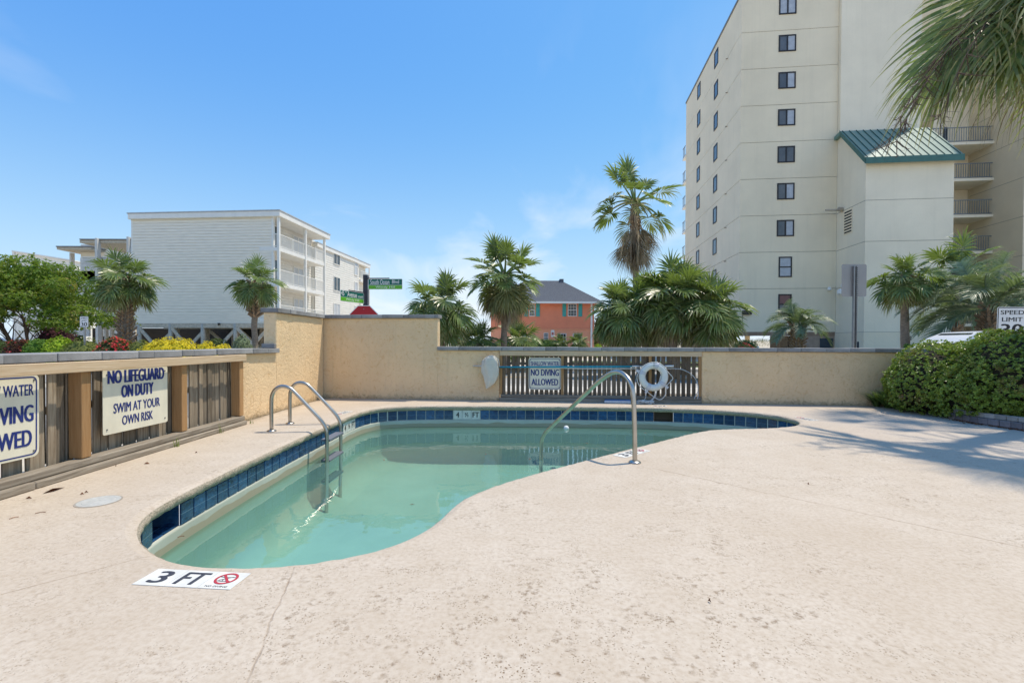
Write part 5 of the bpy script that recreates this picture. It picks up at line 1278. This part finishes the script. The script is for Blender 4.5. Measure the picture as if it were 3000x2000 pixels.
# big clipped hedge beside the deck
hed_m = M_leaf('hedge_leaf', (.155, .235, .035), (.30, .375, .065), None, .28, .32, .4, 0, ((.27, .14, .07), 1.3, .56, .66))
hells = [(7.72, 8.3, .50, 1.02, .92, .74), (7.85, 7.65, .45, .98, .85, .66), (8.1, 7.45, .62, 1.12, .95, .80), (8.9, 8.2, .72, 1.2, 1.2, .74), (9.2, 6.95, .66, 1.25, 1.0, .76), (10.3, 7.4, .70, 1.2, 1.2, .76)]
hd = thing('clipped_hedge', 'large rounded glossy green hedge with bronze patches beside the deck', 'hedge', (8.4, 7.8, 0))
loc = [(e[0]-8.4, e[1]-7.8, *e[2:]) for e in hells]
leafblob(loc, 105000, .044, 5, .02, .52, 6, .45, .07, 2.6, .12).build('foliage', hed_m, hd); core(loc, .86).build('branches', twig_m, hd)
# planter edging: two courses of small concrete bricks
brick_m = M('planter_brick', (.20, .195, .20), .95, 14, .2, .6, 60, rand=.25, col2=(.30, .24, .235)); brick2_m = M('planter_brick_pale', (.36, .335, .30), .95, 14, .2, .6, 60, rand=.2)
pe = thing('planter_edging', 'two-course grey and pink brick edging under the hedge', 'edging', (7.0, 6.8, 0))
path = catmull([(*gnd(2575, 1196), 0), (*gnd(2700, 1211), 0), (*gnd(2812, 1231), 0), (*gnd(2878, 1242.5), 0), (*gnd(2962, 1254), 0), (*gnd(3060, 1268), 0), (*gnd(3160, 1286), 0)], 8)
cumL = [0]
for i in range(len(path)-1): cumL.append(cumL[-1]+(path[i+1]-path[i]).length)
def along(s_):
    for i in range(len(path)-1):
        if cumL[i+1] >= s_: t = (s_-cumL[i])/(cumL[i+1]-cumL[i]); return path[i].lerp(path[i+1], t), (path[i+1]-path[i]).normalized()
    return path[-1], (path[-1]-path[-2]).normalized()
bm1 = MB().box(-.064, .064, -.05, .05, 0, .095, .008).mesh('brick'); bm1.materials.append(brick_m); bm2 = MB().box(-.064, .064, -.05, .05, 0, .07, .008).mesh('brick'); bm2.materials.append(brick2_m)
rs = random.Random(6); s_ = 1.25
while s_ < cumL[-1]:
    for (me, dz, dn, sh) in ((bm1, .0, .05, 0), (bm2, .097, .085, .06)):
        p_, t_ = along(min(s_+sh, cumL[-1])); n_ = Vector((-t_.y, t_.x, 0)); n_ = n_ if n_.x > 0 else -n_
        o = link('brick', me, None, pe); q = p_ + n_*dn - Vector((7.0, 6.8, 0)); o.location = (q.x, q.y, dz); o.rotation_euler = (0, 0, atan2(t_.y, t_.x)+rs.uniform(-.05, .05))
    s_ += .133
mul_m = M('mulch', (.085, .045, .022), .95, 30, .4, 1, 60, bdist=.02)
tag(fill('planter_soil', [[gnd(2590, 1194), *[(p_.x+.08, p_.y+.05) for p_ in path[4::6]], (12.5, 5.9), bw(16.3, -.03), bw(10.9, -.03)]], .09, mul_m), kind='structure')
lit = MB(); rs = random.Random(12)
for _ in range(320):
    p_, t_ = along(rs.uniform(1.4, cumL[-1])); q = p_ + Vector((-abs(rs.gauss(0, .07))-.01, rs.uniform(-.05, .05), 0)); a = rs.uniform(0, 6.28); l = rs.uniform(.012, .035); d = Vector((cos(a), sin(a), 0))*l; n_ = Vector((-sin(a), cos(a), 0))*l*.35
    z = Vector((0, 0, rs.uniform(.003, .02))); lit.quad(q-d+Vector((0, 0, .003)), q-n_+z, q+d+Vector((0, 0, .003)), q+n_+z*.6)
tag(lit.build('leaf_litter', leafm), 'brown leaf litter gathered along the brick edging', 'leaf litter', kind='stuff')
# strap-leaved clumps between wall and hedge
lir_m = M_leaf('strap_leaf', (.08, .16, .03), (.17, .25, .07), None, .3, .35, .3, .15)
for i, (px, py, h) in enumerate(((2548, 1190, .50), (2580, 1194, .60), (2606, 1198, .58))):
    q = gnd(px, py); o = tuft(170, h, 60+i, .010, .8, .7).build('strap_leaf_clump', lir_m, loc=(q[0]+.12, q[1]-.02, 0)); tag(o, 'arching strap-leaved green clump between the wall and the hedge', 'plant', 'strap-leaved clumps by the hedge')

# planted border across the road
def shrub(label, name, px0, px1, ytop, Y, col, n=2600, size=.07, base=0.0, flower=None, seed=1, cat='shrub', ry=None, trans=.25, aspect=.5):
    a, b_ = at(px0, ytop, Y), at(px1, ytop, Y); rx = (b_.x-a.x)/2; top = a.z; cx = (a.x+b_.x)/2; t = thing(name, label, cat, (cx, Y, 0)); H_ = top
    e = [(0, 0, H_*.5, rx, ry or max(.5, min(rx, 1.1)), H_*.52)]
    if rx > .7: e = [(-rx*.42, .0, H_*.48, rx*.6, .75, H_*.50), (rx*.4, .1, H_*.5, rx*.62, .75, H_*.5), (0, -.1, H_*.5, rx*.6, .7, H_*.5)]
    mt = M_leaf('leaf_'+str(seed), col[0], col[1], None, trans, .5, .35, 0)
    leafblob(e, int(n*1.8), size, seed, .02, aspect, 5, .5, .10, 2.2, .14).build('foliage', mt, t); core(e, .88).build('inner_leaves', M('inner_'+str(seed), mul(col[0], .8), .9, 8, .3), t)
    if flower:
        leafblob([(q[0], q[1], q[2], q[3]*1.03, q[4]*1.03, q[5]*1.03) for q in e], int(n*flower[1]), size*.9, seed+50, .3, .9, 4, .5, .1, 2.2, .06).build('blossom', M_leaf('bloom_'+str(seed), flower[0], flower[2], None, .2, .6, .3, 0), t)
    return t
DG = ((.05, .09, .022), (.08, .13, .035)); MG = ((.08, .19, .02), (.15, .29, .03)); OL = ((.14, .165, .035), (.20, .22, .055)); YE = ((.62, .50, .015), (.82, .66, .03)); YG = ((.28, .42, .018), (.46, .56, .03))
shrub('dark green rounded shrub at the left of the dark red bush', 'rounded_shrub', -60, 34, 999, 20, DG, seed=81)
shrub('dark red-leaved bush under the crape myrtle', 'red_leaf_shrub', 28, 84, 995, 20, ((.055, .02, .018), (.10, .03, .025)), flower=((.30, .015, .02), .12, (.42, .03, .04)), seed=82)
shrub('bright green clipped shrub under the crape myrtle', 'rounded_shrub', 80, 146, 995, 20, MG, seed=83)
shrub('lime yellow-topped shrub left of the speed limit post', 'golden_shrub', 140, 214, 991, 19.6, YG, seed=84)
shrub('wide olive green clipped mound behind the speed limit post', 'rounded_shrub', 196, 297, 995, 19.2, OL, 3200, .05, seed=85)
shrub('red flowering azalea at the foot of the squat palm', 'azalea', 292, 384, 993, 19.2, ((.05, .07, .018), (.09, .10, .03)), flower=((.55, .02, .03), .55, (.70, .05, .07)), seed=86)
shrub('small olive shrub between red azalea and large golden shrub', 'rounded_shrub', 376, 438, 1000, 19.4, OL, 1800, .05, seed=87)
shrub('largest bright golden yellow shrub along the border', 'golden_shrub', 424, 571, 992, 19, YE, 4200, .06, seed=88)
shrub('small golden shrub beside the largest golden one', 'golden_shrub', 579, 631, 1003, 18.6, YE, 1500, .055, seed=89)
shrub('mid green rounded shrub behind two small golden shrubs', 'rounded_shrub', 607, 665, 992, 20.5, ((.05, .075, .015), (.085, .11, .025)), 1800, .055, seed=90)
shrub('lowest golden shrub left of the variegated shrub', 'golden_shrub', 630, 675, 1009, 18.3, YE, 1200, .055, seed=91)
shrub('grey-green variegated shrub at the foot of the thin-trunked palm', 'variegated_shrub', 682, 738, 985, 20, ((.12, .16, .085), (.26, .29, .18)), 1900, .055, seed=92)
o = tuft(160, 1.45, 93, .012, .35, .5).build('ornamental_grass', M_leaf('tan_grass', (.22, .18, .09), (.32, .27, .15), None, .2), loc=(at(760, 1000, 19.5).x, 19.5, 0)); tag(o, 'tan ornamental grass beside the tall wall end', 'grass')
shrub('purple-pink flowering shrub behind the speed limit sign', 'loropetalum', 120, 207, 960, 24, ((.06, .018, .025), (.12, .03, .05)), flower=((.34, .04, .14), .35, (.45, .10, .22)), seed=94)
shrub('dark spiky shrub right of the purple shrub', 'rounded_shrub', 200, 246, 981, 25, DG, 1400, .08, seed=95)
shrub('green bush under the small window of the coral house', 'rounded_shrub', 1548, 1636, 994, 42, ((.05, .11, .02), (.09, .17, .03)), 3000, .10, seed=96)
shrub('small yellow-green bush at the corner of the coral house', 'golden_shrub', 1742, 1764, 1008, 40, YG, 900, .09, seed=97)
shrub('green shrub behind the coral house gutter corner', 'rounded_shrub', 1738, 1772, 925, 52, ((.06, .11, .025), (.11, .16, .04)), 1500, .14, seed=98)
shrub('variegated green shrub beside the open car park', 'variegated_shrub', 2148, 2218, 998, 31, ((.07, .13, .03), (.16, .22, .07)), 1900, .09, seed=99)
shrub('crimson flowering bed in front of the open car park', 'flower_bed', 2158, 2212, 1009, 29, ((.05, .08, .02), (.08, .1, .03)), 900, .07, flower=((.50, .01, .04), 1.2, (.65, .03, .08)), seed=100)
shrub('low green plant at the foot of the slim palm', 'rounded_shrub', 2640, 2690, 1010, 18.5, MG, 900, .06, seed=103)
# crape myrtle
cm = thing('crape_myrtle', 'spreading crape myrtle with many bare stems and green-gold crown', 'tree', (at(75, 1000, 23.5).x, 23.5, 0))
bark_m = M('myrtle_bark', (.115, .075, .05), .85, 7, .3, .5, 40, stretch=(1, 1, .4)); rs = random.Random(33)
mb = MB(); tips = []
for k in range(8):
    a = k*2*pi/8 + rs.uniform(-.3, .3); p_ = Vector((.10*cos(a), .10*sin(a), -.05)); d = Vector((.42*cos(a), .42*sin(a), 1)).normalized(); pts = [p_.copy()]
    for q in range(8): d = (d + Vector((cos(a)*.07+rs.uniform(-.1, .1), sin(a)*.07+rs.uniform(-.1, .1), .0))).normalized(); p_ = p_+d*.42; pts.append(p_.copy())
    mb.tube(pts, [.085-.008*q for q in range(9)], 7); tips.append(pts[-1])
    for q in (3, 4, 5, 6, 7):
        for z in range(2):
            d2 = (d + Vector((rs.uniform(-1, 1), rs.uniform(-1, 1), rs.uniform(-.1, .6)))).normalized(); e = pts[q]+d2*rs.uniform(.7, 1.4); mb.tube([pts[q], pts[q].lerp(e, .5)+Vector((0, 0, .06)), e], [.03, .02, .008], 5); tips.append(e)
mb.build('trunk', bark_m, cm, True)
ells = []
for k in range(74):
    a = rs.uniform(0, 2*pi); f = sqrt(rs.random()); x_, y_ = 3.75*f*cos(a)+.3, 2.7*f*sin(a); zc = 4.75 - 1.35*f*f + rs.uniform(-1.5, .35); ells.append((x_, y_, zc, rs.uniform(.55, .95), rs.uniform(.55, .9), rs.uniform(.28, .48)))
crown = M_leaf('myrtle_leaf', (.09, .19, .022), (.19, .26, .03), None, .4, .5, .4, 0, ((.30, .23, .045), .9, .50, .66))
leafblob(ells, 60000, .125, 71, 1.5, .5, 5, .4, .25, 2.5, .8).build('crown', crown, cm)

# ------------------------------------------------------------------ road signs
asph_post = M('galvanised', (.30, .31, .315), .5, 9, .12, metal=.7)
signhi = M('sign_white', (.78, .78, .77), .4, 4, .04); signbk = M('sign_back', (.33, .325, .325), .5, 3, .06, metal=.3)
def spd(label, px, Y, w, ytop, rz=0.0, tilt=0.0):
    h = w*1.25; p_ = at(px, ytop, Y); t = sign('speed_limit_sign', label, (p_.x, Y, p_.z-h/2), rz, w, h, [('SPEED', 0, h*.325, w*.78, h*.135, .03), ('LIMIT', 0, h*.10, w*.68, h*.135, .03), ('30', 0, -h*.225, w*.74, h*.36, .05)], (.012*w/.6, .016*w/.6, .03), signhi, black_m, .04, tilt, False, 'road sign')
    MB().box(-.03, .03, .006, .05, -(p_.z-h/2)-.1, h*.42).build('post', asph_post, t)
    for zz_ in (.36, -.36): MB().lathe([(.012, -.006), (.012, 0)], 8, (0, 0, h*zz_), 'Y').build('bolt', grey_m, t)
    return t
spd('white speed limit sign rising behind the big hedge', 2966, 11.5, .60, 899, radians(-14), .015)
spd('small far white speed limit sign on a thin post among the border shrubs', 246, 18.9, .34, 926.5)
p_ = at(2505.5, 773.5, 11.6); bs = thing('road_sign', 'blank grey back of a road sign on a perforated steel post', 'road sign', (p_.x, 11.6, 0))
q = board(.605, .78, .04); o = normals_out(q.build('board', signbk, bs)); o.location = (0, .03, p_.z-.39)
post = MB().box(-.045, -.02, -.03, .025, -.1, p_.z-.05); post.box(.02, .045, -.03, .025, -.1, p_.z-.05); post.box(-.02, .02, .005, .0249, -.1, p_.z-.05); post.build('post', asph_post, bs)
mb = MB(); z = .95
while z < p_.z-.1: mb.box(.026, .040, -.034, -.0305, z, z+.02); z += .045
o = mb.build('punched_holes', dark_m, bs); o['kind'] = 'stuff'
# street name signs over the stop sign
gr1 = M('sign_green', (.0, .115, .085), .4, 4, .05); gr2 = M('sign_lime', (.11, .40, .02), .4, 4, .05); postd = M('post_dark', (.035, .036, .045), .6, 6, .2)
pp = at(1071, 805, 12.9); sp_ = thing('street_sign', 'dark post with two green street name blades above the stop sign', 'street sign', (pp.x, 12.9, 0))
MB().box(-.055, .055, -.05, .05, -.1, pp.z, .004).build('post', postd, sp_); MB().box(.056, .085, -.02, .02, 1.2, pp.z-.02).build('channel', asph_post, sp_)
def blade(par, x0, y0, rz, w, h, z, top, sub, flip):
    t = MB(); o = bpy.data.objects.new('name_blade', None); 
    pts = frame_ring(MB(), w, h, .01, .03, 0); b = normals_out(MB().prism([(p2_[0]+w/2, p2_[1]) for p2_ in pts], 0, .005, 'Y').build('name_blade', signhi, par)); b.location = (x0, y0, z); b.rotation_euler = (0, 0, rz)
    MB().box(.012, w-.012, -.0022, -.001, -h*.085, h*.5-.012).build('upper_field', gr1, b); MB().box(.012, w-.012, -.0022, -.001, -h*.5+.012, -h*.115).build('lower_field', gr2, b)
    mb = MB()
    for (s_, x, zz_, tw_, th_, bo) in top: V, F = text(s_, tw_*w, th_*h, bo); mb.add(V, F, lambda v: (v[0]+x*w, -.0038-v[2], v[1]+zz_*h))
    V, F = text(sub, .56*w, .23*h, .0); mb.add(V, F, lambda v: (v[0]+.5*w, -.0038, v[1]-.30*h)); mb.build('lettering', signhi, b)
    MB().box(-.06 if not flip else w*.35, w*.62 if not flip else w+.05, -.012, .014, h*.5+.004, h*.5+.025).build('bracket', postd, b)
z1 = at(1130, 832, 12.8).z
blade(sp_, .085, -.06, radians(-3), .935, .285, z1, [('South', .19, .20, .25, .46, .006), ('Ocean', .485, .20, .27, .46, .006), ('Blvd', .80, .22, .2, .34, .006)], 'Windy Hill', False)
z2 = at(1037, 870, 12.4).z
blade(sp_, -.33, -.98, radians(70), .93, .285, z2, [('45', .09, .22, .12, .42, .006), ('TH', .215, .34, .07, .14, 0), ('Avenue', .48, .20, .40, .46, .006), ('south', .85, .12, .22, .22, 0)], 'Windy Hill', True)
pc = at(1067, 895, 12.75); sst = thing('stop_sign', 'red octagonal stop sign showing only its top above the wall', 'road sign', (pc.x, 12.75, 0))
oc = lambda R_: [(R_*cos(pi/8+k*pi/4)/cos(pi/8), R_*sin(pi/8+k*pi/4)/cos(pi/8)) for k in range(8)]
zc = pc.z-.385
b = normals_out(MB().prism(oc(.385), 0, .004, 'Y').build('board', signhi, sst)); b.location = (0, -.03, zc)
normals_out(MB().prism(oc(.368), -.0035, -.0015, 'Y').build('red_field', M('stop_red', (.36, .004, .012), .4, 4, .05), b))
V, F = text('STOP', .56, .25, .04); MB().add(V, F, lambda v: (v[0], -.005-v[2], v[1])).build('lettering', signhi, b); MB().lathe([(.012, -.009), (.012, -.004)], 8, (0, 0, .29), 'Y').build('bolt', grey_m, b)
MB().box(-.03, .03, .0, .035, -.1, zc+.3).build('post', asph_post, sst)
# white picket posts
for (px, n_) in ((1786.5, 'left'), (1818, 'right')):
    p_ = at(px, 1006, 24); t = thing('picket_post', 'white fence post with pointed finial behind the back wall', 'post', (p_.x, 24, 0), 0, 'white finial posts'); MB().box(-.055, .055, -.055, .055, -.1, p_.z-.22, .004).build('shaft', white_m, t)
    MB().lathe([(.07, -.218), (.07, -.19), (.035, -.18), (.03, -.16), (.06, -.12), (.055, -.08), (.02, -.02), (.001, 0)], 10, (0, 0, p_.z)).build('finial', white_m, t, True)

# ------------------------------------------------------------------ cars
def car(label, name, loc, rz, paint, L_=4.7, Wd=1.84, H_=1.68):
    t = thing(name, label, 'car', loc, rz); w = Wd/2
    body = [(-L_/2, .45), (-L_/2+.03, .72), (-L_/2+.18, .86), (-L_/2+1.05, 1.02), (L_/2-.25, 1.06), (L_/2-.03, .9), (L_/2, .45), (L_/2-.12, .28), (-L_/2+.1, .26)]
    normals_out(MB().prism(body, -w, w, 'Y').build('body', paint, t))
    gh = [(-L_/2+1.02, 1.015), (-L_/2+1.55, 1.44), (-L_/2+1.95, H_-.04), (-L_/2+2.6, H_), (L_/2-.95, H_-.03), (L_/2-.55, H_-.12), (L_/2-.22, 1.055)]
    mb = MB(); n = len(gh)
    for s_ in (-1, 1):
        for (x_, z_) in gh: mb.v.append((x_, s_*(w-.03-(z_-1.03)*.28), z_))
    mb.f += [tuple(reversed(range(n))), tuple(range(n, 2*n))] + [(i, (i+1) % n, n+(i+1) % n, n+i) for i in range(n)]
    normals_out(mb.build('cabin', paint, t))
    cg = M_glass('car_glass', (.05, .06, .06), .05)
    def pt(x_, z_, s_, e=.006): return (x_, s_*(w-.03-(z_-1.03)*.28+e), z_)
    mb = MB().quad((-L_/2+1.07, -w+.16, 1.05), (-L_/2+1.07, w-.16, 1.05), (-L_/2+1.87, w-.30, H_-.10), (-L_/2+1.87, -w+.30, H_-.10))
    mb.v = [(x_-.03, y_, z_+.03) for x_, y_, z_ in mb.v]; mb.build('windscreen', cg, t)
    for s_ in (-1, 1):
        for (xa, xb, xc, xd) in ((1.25, 2.42, 2.42, 1.85), (2.48, 3.38, 3.38, 2.48), (3.44, 4.2, 3.95, 3.44)):
            q = [pt(-L_/2+xa, 1.09, s_), pt(-L_/2+xb, 1.09, s_), pt(-L_/2+xc, H_-.14, s_), pt(-L_/2+xd, H_-.14 if xa > 1.3 else H_-.22, s_)]
            MB().quad(*q).build('side_window', cg, t)
    tm = M('tyre', (.02, .02, .02), .9); rm_ = M('rim', (.45, .46, .47), .35, metal=.8)
    for x_ in (-L_/2+.9, L_/2-.95):
        for s_ in (-1, 1):
            wl_ = MB().lathe([(.2, -.11), (.33, -.11), (.345, -.07), (.345, .07), (.33, .11), (.2, .11)], 20, (x_, s_*(w-.09), .345), 'Y').build('wheel', tm, t, True); MB().lathe([(.20, -.115), (.06, -.09), (.06, .09), (.20, .115)], 12, (x_, s_*(w-.09), .345), 'Y').build('rim', rm_, wl_)
    for s_ in (-1, 1): MB().box(-L_/2-.005, -L_/2+.16, s_*(w-.34)-.16, s_*(w-.34)+.16, .66, .80, .02).build('headlight', white_m, t); MB().box(L_/2-.14, L_/2-.0, s_*(w-.16)-.08, s_*(w-.16)+.08, .75, 1.0, .02).build('tail_light', red_m, t); MB().box(-L_/2+1.3, -L_/2+1.42, s_*(w+.08)-.09, s_*(w+.08)+.09, 1.05, 1.2, .02).build('mirror', paint, t)
    return t
pw = M('car_white', (.72, .73, .74), .25, 2, .03, spec=.6); pg = M('car_silver', (.42, .44, .46), .3, 2, .05, metal=.4)
car('white car passing behind the hedge with only roof and windscreen showing', 'parked_car', (15.05, 15.6, -.03), radians(-4), pw, H_=1.66)
car('silver car half hidden behind the shrubs under the crape myrtle', 'parked_car', (-33.6, 30.5, -.05), radians(8), pg, H_=1.5)
